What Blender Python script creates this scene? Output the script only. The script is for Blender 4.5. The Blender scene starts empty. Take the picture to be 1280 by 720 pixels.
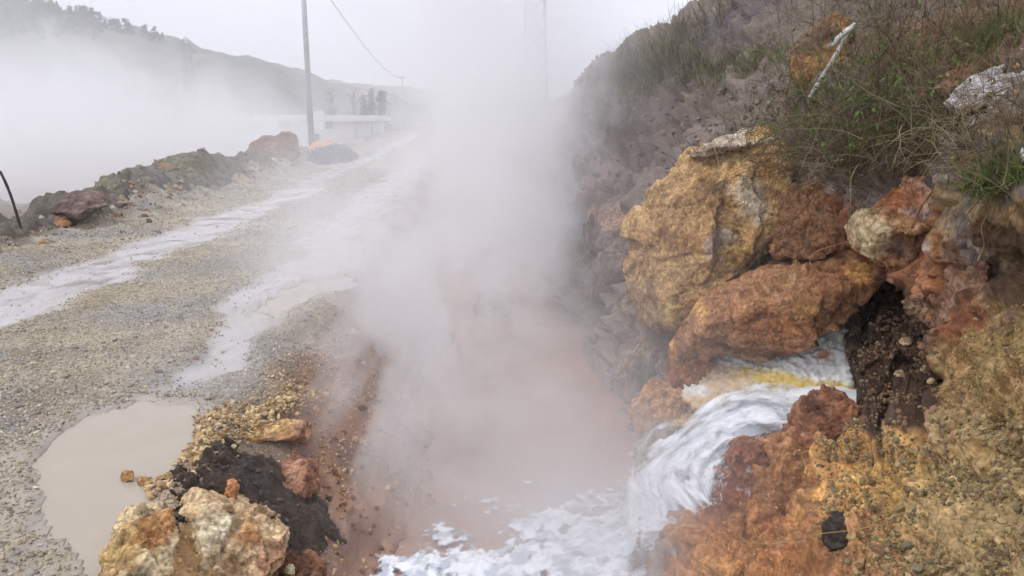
import bpy, bmesh, math, random
import numpy as np
from mathutils import Vector

# ------------------------------------------------------------------ camera, sky, sun, exposure
S = bpy.context.scene
COL = S.collection
R = math.radians
CAM_H, PITCH, FPX = 1.6, R(12.5), 950.0        # eye height, pitch, focal length in px of a 1280 wide frame

cam = bpy.data.cameras.new("camera")
cam.sensor_width = 36.0
cam.lens = FPX / 1280 * 36
cam.clip_start, cam.clip_end = 0.05, 20000
cam_o = bpy.data.objects.new("camera", cam)
cam_o.location = (0, 0, CAM_H)
cam_o.rotation_euler = (R(90) - PITCH, 0, 0)
COL.objects.link(cam_o)
S.camera = cam_o

SUN_EL, SUN_AZ = R(48), R(-35)                  # sun behind cloud, over the left shoulder of the view
world = bpy.data.worlds.new("World")
S.world = world
world.use_nodes = True
wt = world.node_tree
wt.nodes.clear()
w_out = wt.nodes.new("ShaderNodeOutputWorld")
w_bg = wt.nodes.new("ShaderNodeBackground")
w_sky = wt.nodes.new("ShaderNodeTexSky")
w_sky.sky_type = 'NISHITA'
w_sky.sun_disc = False
w_sky.sun_elevation = SUN_EL
w_sky.sun_rotation = SUN_AZ
w_sky.air_density, w_sky.dust_density, w_sky.ozone_density = 1.0, 4.0, 1.0
w_tc = wt.nodes.new("ShaderNodeTexCoord")
w_no = wt.nodes.new("ShaderNodeTexNoise")
w_no.inputs['Scale'].default_value = 1.6
w_no.inputs['Detail'].default_value = 4
w_rp = wt.nodes.new("ShaderNodeValToRGB")       # cloud deck: grey to white
w_rp.color_ramp.elements[0].position, w_rp.color_ramp.elements[1].position = 0.3, 0.72
w_rp.color_ramp.elements[0].color = (7.6, 7.9, 9.5, 1)
w_rp.color_ramp.elements[1].color = (10.9, 11.1, 12.4, 1)
w_mx = wt.nodes.new("ShaderNodeMixRGB")
w_mx.inputs[0].default_value = 0.9              # cloud cover
wt.links.new(w_tc.outputs['Generated'], w_no.inputs['Vector'])
wt.links.new(w_no.outputs['Fac'], w_rp.inputs[0])
wt.links.new(w_sky.outputs[0], w_mx.inputs[1])
wt.links.new(w_rp.outputs[0], w_mx.inputs[2])
wt.links.new(w_mx.outputs[0], w_bg.inputs['Color'])
w_bg.inputs['Strength'].default_value = 0.115
wt.links.new(w_bg.outputs[0], w_out.inputs['Surface'])

sun = bpy.data.lights.new("sun", 'SUN')
sun.energy = 1.5
sun.angle = R(14)
sun.color = (1.0, 0.97, 0.92)
sun_o = bpy.data.objects.new("sun", sun)
d_sun = Vector((math.sin(SUN_AZ) * math.cos(SUN_EL), math.cos(SUN_AZ) * math.cos(SUN_EL) * -0.3, math.sin(SUN_EL)))
sun_o.rotation_euler = d_sun.to_track_quat('Z', 'Y').to_euler()
sun_o.location = d_sun * 30
COL.objects.link(sun_o)
w_sky.sun_rotation = math.atan2(d_sun.x, d_sun.y)

S.view_settings.view_transform = 'Standard'
S.view_settings.look = 'None'
S.view_settings.exposure = 0.06
S.view_settings.gamma = 1.0
S.view_settings.use_curve_mapping = False
S.render.engine = 'CYCLES'
S.cycles.max_bounces = 9
S.cycles.diffuse_bounces = 3
S.cycles.glossy_bounces = 2
S.cycles.transmission_bounces = 3
S.cycles.transparent_max_bounces = 12
S.cycles.volume_bounces = 6
S.cycles.use_denoising = True
S.cycles.use_adaptive_sampling = True
S.cycles.adaptive_threshold = 0.035

# ------------------------------------------------------------------ numpy helpers
rng = np.random.default_rng(7)
random.seed(7)
CP, SP = math.cos(PITCH), math.sin(PITCH)


def P(px, py, Y):
    """point at ground distance Y in front of the eye, along the direction of photo pixel (px, py)"""
    a, b = (px - 640) / FPX, -(py - 360) / FPX
    dy, dz = CP + b * SP, -SP + b * CP
    return np.array([a / dy * Y, Y, CAM_H + dz / dy * Y])


def PZ(px, py, z):
    a, b = (px - 640) / FPX, -(py - 360) / FPX
    dy, dz = CP + b * SP, -SP + b * CP
    return P(px, py, (z - CAM_H) / (dz / dy))


_gr = np.random.default_rng(3).normal(size=(256, 3))
_gr /= np.linalg.norm(_gr, axis=1)[:, None]


def _hash(i, s):
    h = (i[..., 0].astype(np.int64) * 73856093) ^ (i[..., 1].astype(np.int64) * 19349663) ^ (i[..., 2].astype(np.int64) * 83492791) ^ (s * 2654435)
    h = (h ^ (h >> 13)) * 1274126177
    return (h ^ (h >> 16)) & 0x7fffffff


def pn(p, s=0):
    i = np.floor(p).astype(np.int64)
    f = p - i
    w = f * f * f * (f * (f * 6 - 15) + 10)
    r = np.zeros(len(p))
    for c in range(8):
        o = np.array([c & 1, (c >> 1) & 1, (c >> 2) & 1])
        g = _gr[_hash(i + o, s) & 255]
        d = (g * (f - o)).sum(1)
        ww = np.prod(np.where(o, w, 1 - w), axis=1)
        r += ww * d
    return r * 1.5


def fbm(p, octv=4, s=0, gain=0.5):
    r, a = np.zeros(len(p)), 1.0
    for k in range(octv):
        r += a * pn(p * 2 ** k + k * 17.3, s + k)
        a *= gain
    return r


def ridged(p, octv=4, s=0):
    r, a = np.zeros(len(p)), 1.0
    for k in range(octv):
        r += a * (1 - 2 * np.abs(pn(p * 2 ** k + k * 11.1, s + k)))
        a *= 0.5
    return r / 1.9


def worley(p, s=0):
    i = np.floor(p).astype(np.int64)
    best = np.full(len(p), 9.0)
    cid = np.zeros(len(p), np.int64)
    for dx in (-1, 0, 1):
        for dy in (-1, 0, 1):
            for dz in (-1, 0, 1):
                c = i + np.array([dx, dy, dz])
                h = _hash(c, s)
                off = np.stack([(h & 1023), ((h >> 10) & 1023), ((h >> 20) & 1023)], 1) / 1023.0
                d = np.linalg.norm(c + off - p, axis=1)
                m = d < best
                best = np.where(m, d, best)
                cid = np.where(m, h, cid)
    return best, (cid % 1000) / 1000.0


def sst(a, b, x):
    t = np.clip((x - a) / (b - a), 0, 1)
    return t * t * (3 - 2 * t)


def lerp(a, b, t):
    return a + (b - a) * t


def srgb(r, g, b):
    return np.array([((c / 255 + 0.055) / 1.055) ** 2.4 if c > 10 else c / 255 / 12.92 for c in (r, g, b)])


def mesh_np(name, co, faces, col=None, smooth=True, wet=None):
    """faces: (n,k) int array, all the same k"""
    me = bpy.data.meshes.new(name)
    co = np.ascontiguousarray(co, np.float32)
    faces = np.ascontiguousarray(faces, np.int32)
    n, k = faces.shape
    me.vertices.add(len(co))
    me.vertices.foreach_set('co', co.ravel())
    me.loops.add(n * k)
    me.loops.foreach_set('vertex_index', faces.ravel())
    me.polygons.add(n)
    me.polygons.foreach_set('loop_start', np.arange(0, n * k, k, dtype=np.int32))
    me.update(calc_edges=True)
    me.validate()
    me.polygons.foreach_set('use_smooth', np.full(len(me.polygons), smooth))
    if col is not None:
        paint(me, col, wet)
    return me


def paint(me, col, wet=None):
    n = len(me.vertices)
    a = np.ones((n, 4), np.float32)
    a[:, :3] = np.clip(col, 0, 1)
    a[:, 3] = 0 if wet is None else np.clip(wet, 0, 1)
    at = me.color_attributes.get('Col') or me.color_attributes.new('Col', 'FLOAT_COLOR', 'POINT')
    at.data.foreach_set('color', a.ravel())


def vco(me):
    a = np.empty(len(me.vertices) * 3, np.float32)
    me.vertices.foreach_get('co', a)
    return a.reshape(-1, 3).astype(np.float64)


def vno(me):
    a = np.empty(len(me.vertices) * 3, np.float32)
    me.vertices.foreach_get('normal', a)
    return a.reshape(-1, 3).astype(np.float64)


def link(name, me, mat, parent=None, kind=None, label=None, cat=None, group=None):
    o = bpy.data.objects.new(name, me)
    COL.objects.link(o)
    if mat is not None:
        me.materials.clear()
        me.materials.append(mat)
    if parent is not None:
        o.parent = parent
    tag(o, label, cat, group, kind)
    return o


def tag(o, label=None, cat=None, group=None, kind=None):
    if label: o['label'] = label
    if cat: o['category'] = cat
    if group: o['group'] = group
    if kind: o['kind'] = kind


def empty(name, loc, label, cat, group=None):
    o = bpy.data.objects.new(name, None)
    o.location = loc
    COL.objects.link(o)
    tag(o, label, cat, group)
    return o


def recentre(o):
    """put the object's origin at the base of its mesh"""
    me = o.data
    c = vco(me)
    b = np.array([c[:, 0].mean(), c[:, 1].mean(), c[:, 2].min()])
    me.vertices.foreach_set('co', np.ascontiguousarray(c - b, np.float32).ravel())
    me.update()
    o.location = b


# ------------------------------------------------------------------ materials
def new_mat(name):
    m = bpy.data.materials.new(name)
    m.use_nodes = True
    nt = m.node_tree
    nt.nodes.clear()
    out = nt.nodes.new("ShaderNodeOutputMaterial")
    return m, nt, out


class E:
    """tiny expression builder for shader math"""
    def __init__(s, nt, sock): s.nt, s.k = nt, sock
    def _op(s, op, o=None, o2=None, clamp=False):
        n = s.nt.nodes.new("ShaderNodeMath")
        n.operation = op
        n.use_clamp = clamp
        for i, v in enumerate((s, o, o2)):
            if v is None: continue
            if isinstance(v, E): s.nt.links.new(v.k, n.inputs[i])
            else: n.inputs[i].default_value = v
        return E(s.nt, n.outputs[0])
    def __add__(s, o): return s._op('ADD', o)
    def __sub__(s, o): return s._op('SUBTRACT', o)
    def __mul__(s, o): return s._op('MULTIPLY', o)
    def __truediv__(s, o): return s._op('DIVIDE', o)
    def exp(s): return s._op('EXPONENT')
    def max(s, o): return s._op('MAXIMUM', o)
    def min(s, o): return s._op('MINIMUM', o)
    def clamp(s): return s._op('ADD', 0.0, clamp=True)
    def sstep(s, a, b):
        n = s.nt.nodes.new("ShaderNodeMapRange")
        n.interpolation_type = 'SMOOTHSTEP'
        s.nt.links.new(s.k, n.inputs[0])
        n.inputs[1].default_value, n.inputs[2].default_value = (a, b) if a < b else (b, a)
        n.inputs[3].default_value, n.inputs[4].default_value = (0, 1) if a < b else (1, 0)
        return E(s.nt, n.outputs[0])


def tex_noise(nt, vec, scale, detail=4, rough=0.55, dist=0.0):
    n = nt.nodes.new("ShaderNodeTexNoise")
    n.inputs['Scale'].default_value = scale
    n.inputs['Detail'].default_value = detail
    n.inputs['Roughness'].default_value = rough
    n.inputs['Distortion'].default_value = dist
    nt.links.new(vec, n.inputs['Vector'])
    return n


def earth_mat(name, spread=0.35, s1=6, s2=40, bump=0.5, bscale=35, rough=0.9, wet_rough=0.2, tint=None, spec=0.3, pits=0.0, pit_scale=30):
    """colour from the surface's own mineral colours (attribute Col, alpha = wetness) broken up by noise, with a rough bumpy grain"""
    m, nt, out = new_mat(name)
    b = nt.nodes.new("ShaderNodeBsdfPrincipled")
    at = nt.nodes.new("ShaderNodeAttribute")
    at.attribute_name = 'Col'
    geo = nt.nodes.new("ShaderNodeNewGeometry")
    vec = geo.outputs['Position']
    n1 = tex_noise(nt, vec, s1, 5, 0.6, 0.3)
    n2 = tex_noise(nt, vec, s2, 4, 0.7)
    f = (E(nt, n1.outputs[0]) - 0.5) * (spread * 2.2) + (E(nt, n2.outputs[0]) - 0.5) * (spread * 2.6) + 1.0
    f = f.max(0.25)
    mul = nt.nodes.new("ShaderNodeVectorMath")
    mul.operation = 'SCALE'
    nt.links.new(at.outputs['Color'], mul.inputs[0])
    nt.links.new(f.k, mul.inputs['Scale'])
    csock = mul.outputs[0]
    if tint is not None:
        n3 = tex_noise(nt, vec, s1 * 2.3, 5, 0.65, 0.5)
        mk = E(nt, n3.outputs[0]).sstep(0.5, 0.68) * tint[3]
        mx = nt.nodes.new("ShaderNodeMixRGB")
        nt.links.new(mk.k, mx.inputs[0])
        nt.links.new(csock, mx.inputs[1])
        mx.inputs[2].default_value = (*tint[:3], 1)
        csock = mx.outputs[0]
    nt.links.new(csock, b.inputs['Base Color'])
    h = E(nt, tex_noise(nt, vec, bscale, 6, 0.7).outputs[0])
    if pits:
        v = nt.nodes.new("ShaderNodeTexVoronoi")
        v.inputs['Scale'].default_value = pit_scale
        nt.links.new(vec, v.inputs['Vector'])
        h = h + E(nt, v.outputs['Distance']).min(0.45) * pits
    bp = nt.nodes.new("ShaderNodeBump")
    wet = E(nt, at.outputs['Alpha'])
    bp.inputs['Distance'].default_value = 0.02
    nt.links.new((wet * (-bump * 0.93) + bump).k, bp.inputs['Strength'])
    nt.links.new(h.k, bp.inputs['Height'])
    nt.links.new(bp.outputs[0], b.inputs['Normal'])
    nt.links.new((wet * (wet_rough - rough) + rough + (E(nt, n2.outputs[0]) - 0.5) * 0.15).k, b.inputs['Roughness'])
    b.inputs['Specular IOR Level'].default_value = spec
    nt.links.new(b.outputs[0], out.inputs['Surface'])
    return m


def plain_mat(name, c, rough=0.7, metal=0.0, var=0.2, scale=20, bump=0.1):
    m, nt, out = new_mat(name)
    b = nt.nodes.new("ShaderNodeBsdfPrincipled")
    tc = nt.nodes.new("ShaderNodeTexCoord")
    n = tex_noise(nt, tc.outputs['Object'], scale, 5, 0.6)
    r = nt.nodes.new("ShaderNodeValToRGB")
    r.color_ramp.elements[0].position, r.color_ramp.elements[1].position = 0.3, 0.7
    r.color_ramp.elements[0].color = (*[x * (1 - var) for x in c], 1)
    r.color_ramp.elements[1].color = (*[min(1, x * (1 + var)) for x in c], 1)
    nt.links.new(n.outputs[0], r.inputs[0])
    nt.links.new(r.outputs[0], b.inputs['Base Color'])
    b.inputs['Roughness'].default_value = rough
    b.inputs['Metallic'].default_value = metal
    if bump:
        bp = nt.nodes.new("ShaderNodeBump")
        bp.inputs['Strength'].default_value = bump
        bp.inputs['Distance'].default_value = 0.02
        nt.links.new(n.outputs[0], bp.inputs['Height'])
        nt.links.new(bp.outputs[0], b.inputs['Normal'])
    nt.links.new(b.outputs[0], out.inputs['Surface'])
    return m


def attr_mat(name, rough=0.85, spec=0.3, transl=0.0):
    m, nt, out = new_mat(name)
    b = nt.nodes.new("ShaderNodeBsdfPrincipled")
    at = nt.nodes.new("ShaderNodeAttribute")
    at.attribute_name = 'Col'
    nt.links.new(at.outputs['Color'], b.inputs['Base Color'])
    b.inputs['Roughness'].default_value = rough
    b.inputs['Specular IOR Level'].default_value = spec
    s = b.outputs[0]
    if transl:
        t = nt.nodes.new("ShaderNodeBsdfTranslucent")
        nt.links.new(at.outputs['Color'], t.inputs['Color'])
        mx = nt.nodes.new("ShaderNodeMixShader")
        mx.inputs[0].default_value = transl
        nt.links.new(s, mx.inputs[1])
        nt.links.new(t.outputs[0], mx.inputs[2])
        s = mx.outputs[0]
    nt.links.new(s, out.inputs['Surface'])
    return m


M_ground = earth_mat("gravel_mud", spread=0.22, s1=2.5, s2=60, bump=0.6, bscale=45, wet_rough=0.10, spec=0.5)
M_bank = earth_mat("mineral_soil", spread=0.42, s1=7, s2=45, bump=1.0, bscale=30, rough=0.92, pits=0.5, pit_scale=22)
M_rock = earth_mat("mineral_rock", spread=0.36, s1=8, s2=55, bump=0.9, bscale=38, rough=0.85, wet_rough=0.3, pits=0.55, pit_scale=34)
M_mud = earth_mat("black_mud", spread=0.4, s1=12, s2=60, bump=1.0, bscale=50, rough=0.75, wet_rough=0.35, pits=0.6, pit_scale=45)
M_stone = attr_mat("small_stones", 0.8, 0.35)
M_twig = attr_mat("dry_twigs", 0.85, 0.2)
M_leaf = attr_mat("green_leaves", 0.6, 0.3, 0.3)

# ------------------------------------------------------------------ terrain shape
RA = math.atan((578 - 640) / FPX / CP)          # the road runs a little left of the view axis
CA, SA = math.cos(RA), math.sin(RA)


def uv_of(x, y):
    return x * CA - y * SA, x * SA + y * CA     # lateral (right +), along


def xy_of(u, v):
    return u * CA + v * SA, -u * SA + v * CA


ZW = -0.60                                       # stream level
ZP = -0.018                                      # puddle level
pud1 = np.array([PZ(*p, 0)[:2] for p in ((38, 575), (60, 545), (110, 515), (175, 499), (245, 505), (252, 530), (225, 585), (190, 600), (180, 640), (150, 680), (125, 730), (95, 712), (80, 680), (45, 640))])
pud2 = np.array([PZ(*p, 0)[:2] for p in ((322, 388), (345, 365), (380, 350), (440, 345), (452, 356), (400, 366), (372, 380), (345, 396))])


def poly_sd(poly, x, y):
    """signed distance to a polygon, negative inside"""
    d = np.full(x.shape, 1e9)
    ins = np.zeros(x.shape, bool)
    n = len(poly)
    for i in range(n):
        a, b = poly[i], poly[(i + 1) % n]
        e = b - a
        t = np.clip(((x - a[0]) * e[0] + (y - a[1]) * e[1]) / (e @ e), 0, 1)
        d = np.minimum(d, np.hypot(x - a[0] - t * e[0], y - a[1] - t * e[1]))
        c = ((a[1] > y) != (b[1] > y)) & (x < (b[0] - a[0]) * (y - a[1]) / (b[1] - a[1] + 1e-12) + a[0])
        ins ^= c
    return np.where(ins, -d, d)


def road_masks(x, y):
    u, v = uv_of(x, y)
    p3 = np.stack([x, y, 0 * x], 1)
    wob = fbm(p3 * 0.5, 3, 5) * 0.35 + fbm(p3 * 2.2, 3, 6) * 0.12
    uw = u + wob
    tl = np.exp(-((uw + 3.85 + 0.1 * np.sin(v * 0.3)) / 0.42) ** 4)       # left wheel track, wet
    wr = 0.2 + 0.3 * sst(4, 9, v)
    tr = np.exp(-((uw + 1.75) / wr) ** 4) * sst(3.9, 5.2, v)              # right wheel track
    tr2 = np.exp(-((uw + 1.15) / 0.25) ** 4) * sst(6, 9, v) * 0.7
    sd1 = poly_sd(pud1, x, y) + fbm(p3 * 6, 3, 9) * 0.05
    sd2 = poly_sd(pud2, x, y) + fbm(p3 * 4, 3, 10) * 0.08
    return u, v, p3, tl, np.maximum(tr, tr2), sd1, sd2


def height(x, y, masks=None, far=True):
    u, v, p3, tl, tr, sd1, sd2 = masks or road_masks(x, y)
    z = fbm(p3 * 0.35, 3, 20) * 0.05 + fbm(p3 * 1.5, 3, 21) * 0.022
    z = z - 0.045 * tl - 0.035 * tr
    # puddles: gentle basins
    for sd in (sd1, sd2):
        z = np.where(sd < 0.30, lerp(np.minimum(z, 0.01) + 0.004, z, sst(0.0, 0.30, sd)), z)
        z = np.where(sd < 0.06, lerp(z, ZP - 0.05, sst(0.06, -0.12, sd)) if False else lerp(ZP - 0.05, z, sst(-0.12, 0.06, sd)), z)
    # left berm and the low ground behind it
    wob = fbm(p3 * 0.4, 3, 30) * 0.5 + fbm(p3 * 1.7, 2, 31) * 0.15
    ub = u + wob
    berm = np.exp(-((ub + 6.3) / 0.5) ** 2) * (0.15 + 0.20 * fbm(p3 * 0.9, 3, 32))
    berm = berm + np.exp(-((ub + 6.6) / 0.9) ** 2) * sst(10, 16, v) * sst(60, 30, v) * 0.25
    berm *= sst(90, 60, v)
    z = z + (fbm(p3 * 2.6, 4, 33, 0.6) * 0.07) * sst(-4.9, -6.0, u) * sst(60, 30, v)
    low = sst(-6.6, -10, ub) * (-1.3 + 0.6 * fbm(p3 * 0.25, 4, 33))
    z = z + berm + low * sst(140, 70, v)
    # stream channel
    cu = u + fbm(p3 * 0.6, 3, 40) * 0.25 + fbm(p3 * 3, 4, 42, 0.6) * 0.10
    ch = sst(38, 25, v)
    lip = sst(-1.30, -0.10, cu) + 0.25 * sst(-1.75, -1.15, cu) * sst(5.2, 3.6, v) * sst(-0.5, -1.0, cu)
    lip = np.minimum(lip, 1)
    z = z - 0.74 * lip * ch + 0.09 * fbm(p3 * 4, 5, 41, 0.6) * lip * ch
    rim = (0.012 + 0.02 * (fbm(p3 * 7, 3, 43) + 0.4))
    for sd in (sd1, sd2):
        z = np.maximum(z, np.where((sd > -0.02) & (sd < 0.9), ZP + 0.006 + rim * sst(0.02, 0.09, sd) - np.clip(sd - 0.10, 0, 1) * 0.75, -9))
    # beyond the crest of the road the land drops to a plain
    z = z - 3.0 * sst(75, 160, y) + 0.3 * sst(30, 70, y)
    return z


NR, NC = 980, 760
Y0 = 3.5                                        # the fan of the sheet starts behind the eye
rr = np.geomspace(4.3, 9000, NR)
rr = np.concatenate([[1.0, 2.0, 3.0, 3.7], rr])
aa = np.concatenate([np.linspace(-70, -38, 120)[:-1], np.linspace(-38, 22, NC), np.linspace(22, 70, 60)[1:]])
aa = np.radians(aa)
gx = (rr[:, None] * np.tan(aa)[None, :] * 0.9)
gy = np.repeat(rr[:, None] - Y0, len(aa), 1)
nr, nc = gx.shape
gx, gy = gx.ravel(), gy.ravel()
mk = road_masks(gx, gy)
u, v, p3, tl, tr, sd1, sd2 = mk
gz = height(gx, gy, mk)

c_grav = srgb(168, 155, 130)
c_grey = srgb(140, 136, 130)
c_mud = srgb(170, 164, 159)
c_rust = srgb(150, 112, 86)
c_far = srgb(140, 136, 122)
col = np.repeat(c_grav[None], len(gx), 0)
col = lerp(col, c_grey, np.clip(fbm(p3 * 0.8, 3, 50) * 1.4 + 0.35, 0, 1)[:, None])
col = lerp(col, srgb(120, 105, 88), (sst(0.1, 0.5, fbm(p3 * 2.0, 3, 51)) * 0.6)[:, None])
trk = np.clip(np.maximum(tl, tr * 0.9) * (1.0 + 0.5 * fbm(p3 * 3, 3, 52)), 0, 1)
col = lerp(col, c_mud, trk[:, None])
edge = sst(0.35, 0.0, np.minimum(sd1, sd2))
col = lerp(col, srgb(165, 155, 143), edge[:, None] * 0.7)
ub = u + fbm(p3 * 0.6, 3, 53) * 0.4
bm_ = sst(-5.5, -6.0, ub)
col = lerp(col, lerp(srgb(118, 108, 92), srgb(170, 160, 140), sst(-0.1, 0.4, fbm(p3 * 1.4, 3, 49))[:, None]), bm_[:, None])
col = lerp(col, srgb(128, 106, 82), (sst(-6.9, -7.8, ub) * np.clip(0.6 + fbm(p3 * 0.7, 3, 54), 0, 1))[:, None])
rs = sst(-1.3, -0.85, u + fbm(p3 * 1.1, 3, 55) * 0.3) * sst(40, 25, v)
rcol = lerp(c_rust, srgb(120, 96, 82), sst(-0.2, 0.5, fbm(p3 * 2.5, 3, 56))[:, None])
col = lerp(col, rcol, rs[:, None])
wl = sst(0.16, -0.02, gz - ZW + 0.06 * fbm(p3 * 5, 3, 58)) * rs
col = lerp(col, srgb(150, 118, 98)[None], wl[:, None] * 0.9)
col = lerp(col, c_far, sst(60, 160, gy)[:, None])
wet = np.clip(trk * 1.1, 0, 1) * sst(0.35, 0.6, trk)
wet = np.maximum(wet, edge * 0.5)
wet = np.maximum(wet, np.maximum(rs * sst(-0.2, -0.45, gz) * 0.7, wl))
idx = np.arange(nr * nc).reshape(nr, nc)
gf = np.stack([idx[:-1, :-1], idx[:-1, 1:], idx[1:, 1:], idx[1:, :-1]], -1).reshape(-1, 4)
ground = link("ground", mesh_np("ground", np.stack([gx, gy, gz], 1), gf, col, True, wet), M_ground, kind='structure')


def hgt(x, y):
    x, y = np.atleast_1d(np.asarray(x, float)), np.atleast_1d(np.asarray(y, float))
    return height(x, y)


# ------------------------------------------------------------------ the mineral bank on the right (one sheet from section profiles)
SEC = [
    # foot ............................................................................ crest, back
    [(1560, 950, 1.3), (1560, 780, 1.5), (1560, 620, 1.7), (1560, 480, 1.9), (1560, 340, 2.1), (1560, 230, 2.5), (1560, 90, 3.2), (1560, -60, 4.2), (1560, -160, 6), (1560, -150, 9)],
    [(1320, 900, 1.85), (1320, 760, 2.15), (1320, 620, 2.4), (1320, 480, 2.6), (1320, 330, 3.0), (1320, 225, 2.78), (1320, 110, 3.4), (1320, -30, 4.6), (1320, -120, 6.6), (1320, -110, 10)],
    [(1190, 880, 2.1), (1200, 730, 2.5), (1215, 610, 2.75), (1215, 480, 3.0), (1220, 340, 3.35), (1215, 230, 3.25), (1210, 120, 4.0), (1210, -10, 5.2), (1210, -100, 7.2), (1210, -90, 11)],
    [(1050, 860, 2.4), (1080, 710, 2.8), (1110, 610, 3.05), (1150, 510, 3.3), (1165, 370, 3.6), (1140, 240, 4.0), (1120, 130, 4.6), (1120, 0, 5.9), (1120, -80, 8), (1120, -70, 12)],
    [(930, 850, 2.7), (970, 700, 3.1), (1000, 620, 3.35), (1050, 530, 3.62), (1100, 400, 4.1), (1070, 250, 4.5), (1050, 140, 5.1), (1050, 10, 6.6), (1050, -60, 9), (1050, -50, 13)],
    [(800, 800, 2.95), (872, 712, 3.25), (905, 640, 3.5), (945, 560, 3.8), (1060, 420, 4.6), (1020, 260, 5.0), (1000, 150, 5.7), (1000, 20, 7.4), (990, -40, 10), (985, -30, 14)],
    [(720, 790, 3.0), (800, 720, 3.5), (850, 650, 3.95), (900, 580, 4.3), (1000, 430, 4.9), (970, 270, 5.5), (950, 165, 6.3), (950, 40, 8.2), (940, -20, 11), (935, -10, 15)],
    [(760, 640, 4.1), (800, 600, 4.45), (840, 545, 4.75), (870, 490, 5.0), (900, 420, 5.3), (890, 300, 5.9), (880, 200, 7.0), (890, 75, 9.6), (890, 10, 12.5), (888, 20, 17)],
    [(740, 520, 5.5), (775, 500, 5.75), (800, 460, 5.95), (815, 410, 6.1), (820, 350, 6.3), (815, 280, 6.8), (815, 215, 8), (835, 110, 10.6), (845, 40, 13.5), (842, 50, 18)],
    [(715, 440, 7.2), (736, 425, 7.4), (748, 395, 7.5), (758, 355, 7.6), (768, 310, 7.8), (772, 265, 8.3), (765, 220, 9.3), (772, 135, 12), (790, 68, 15), (788, 76, 20)],
    [(685, 375, 9.4), (704, 365, 9.6), (709, 340, 9.8), (714, 310, 10), (720, 280, 10.3), (726, 250, 10.8), (728, 215, 11.8), (735, 150, 14), (745, 95, 17), (744, 100, 22)],
    [(670, 325, 12.5), (690, 318, 12.7), (693, 300, 12.9), (696, 280, 13.2), (699, 260, 13.6), (703, 235, 14.3), (706, 210, 15.4), (710, 165, 18), (718, 120, 21), (716, 124, 26)],
    [(646, 255, 20), (660, 250, 20.5), (662, 240, 21), (664, 230, 21.5), (666, 220, 22), (669, 205, 23), (672, 190, 24.5), (676, 165, 28), (682, 140, 32), (681, 142, 40)],
    [(615, 190, 46), (622, 186, 48), (625, 184, 49), (628, 182, 50), (630, 180, 51), (633, 176, 53), (636, 172, 56), (640, 164, 60), (644, 158, 66), (644, 158, 76)],
]
G = np.array([[P(*p) for p in s] for s in SEC])


def catmull(A, sub):
    """upsample the first axis of A"""
    n = len(A)
    ext = np.concatenate([2 * A[:1] - A[1:2], A, 2 * A[-1:] - A[-2:-1]])
    out = []
    for i in range(n - 1):
        p0, p1, p2, p3_ = ext[i], ext[i + 1], ext[i + 2], ext[i + 3]
        k = sub[i] if hasattr(sub, '__len__') else sub
        for j in range(k):
            t = j / k
            out.append(0.5 * (2 * p1 + (p2 - p0) * t + (2 * p0 - 5 * p1 + 4 * p2 - p3_) * t * t + (3 * p1 - p0 - 3 * p2 + p3_) * t ** 3))
    out.append(A[-1])
    return np.array(out)


Gs = catmull(G, [60, 124, 124, 120, 110, 100, 96, 92, 92, 90, 76, 70, 40])
Gs = catmull(Gs.transpose(1, 0, 2), [52, 58, 58, 58, 50, 46, 50, 40, 16]).transpose(1, 0, 2)
bn_r, bn_c = Gs.shape[:2]


def grid_normals(A):
    du = np.gradient(A, axis=0)
    dv = np.gradient(A, axis=1)
    n = np.cross(du, dv)
    return n / (np.linalg.norm(n, axis=2)[..., None] + 1e-9)


bN = grid_normals(Gs).reshape(-1, 3)
bP = Gs.reshape(-1, 3).copy()
if bN[:, 1].mean() > 0: bN = -bN
dist = np.linalg.norm(bP - np.array([0, 0, CAM_H]), axis=1)
far_s = np.clip(dist / 4, 0.8, 4)
# the washed-out hollow beside the outlet
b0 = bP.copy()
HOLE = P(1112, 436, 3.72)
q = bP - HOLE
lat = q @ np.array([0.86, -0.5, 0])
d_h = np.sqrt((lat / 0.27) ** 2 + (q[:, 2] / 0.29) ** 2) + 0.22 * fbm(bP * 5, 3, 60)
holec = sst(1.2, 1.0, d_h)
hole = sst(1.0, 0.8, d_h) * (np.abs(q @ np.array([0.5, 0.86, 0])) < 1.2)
near = sst(8, 4.5, dist)
mid = sst(16, 8, dist)
disp = fbm(bP * 0.9, 3, 61) * 0.16 + ridged(bP * 2.2, 2, 62) * 0.08 + fbm(bP * 5, 2, 63) * 0.06 * (0.4 + 0.6 * mid) + fbm(bP * 13, 3, 64, 0.5) * 0.026 * near + fbm(bP * 12, 1, 64) * 0.02 * mid
w1, wid = worley(bP * 11 + fbm(bP * 4, 2, 64)[:, None], 65)
w2, wid2 = worley(bP * 30, 66)
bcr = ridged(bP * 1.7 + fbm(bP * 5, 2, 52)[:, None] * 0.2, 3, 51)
disp -= sst(0.72, 0.95, bcr) * 0.07 * near
disp += (wid - 0.5) * 0.015 * near
disp += (0.5 - w1) * 0.045 * near + (0.5 - w2) * 0.014 * near + fbm(bP * 45, 2, 55, 0.5) * 0.004 * sst(5, 3.5, dist)
disp *= np.clip(far_s, 0.8, 2.2)
# bedded strata on the upper slope
st = np.sin((bP[:, 2] * 9 - bP[:, 0] * 3 + fbm(bP * 1.2, 3, 67) * 4)) * 0.03 * sst(7, 10, dist)
bP = bP + bN * (disp + st)[:, None]
bP += hole[:, None] * np.array([0.30, 0.52, 0.02])
bP += (hole * (fbm(bP * 6, 4, 68, 0.55) * 0.10 + (0.5 - worley(bP * 12, 69)[0]) * 0.08))[:, None] * np.array([-0.5, -0.86, 0.1])
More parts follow.
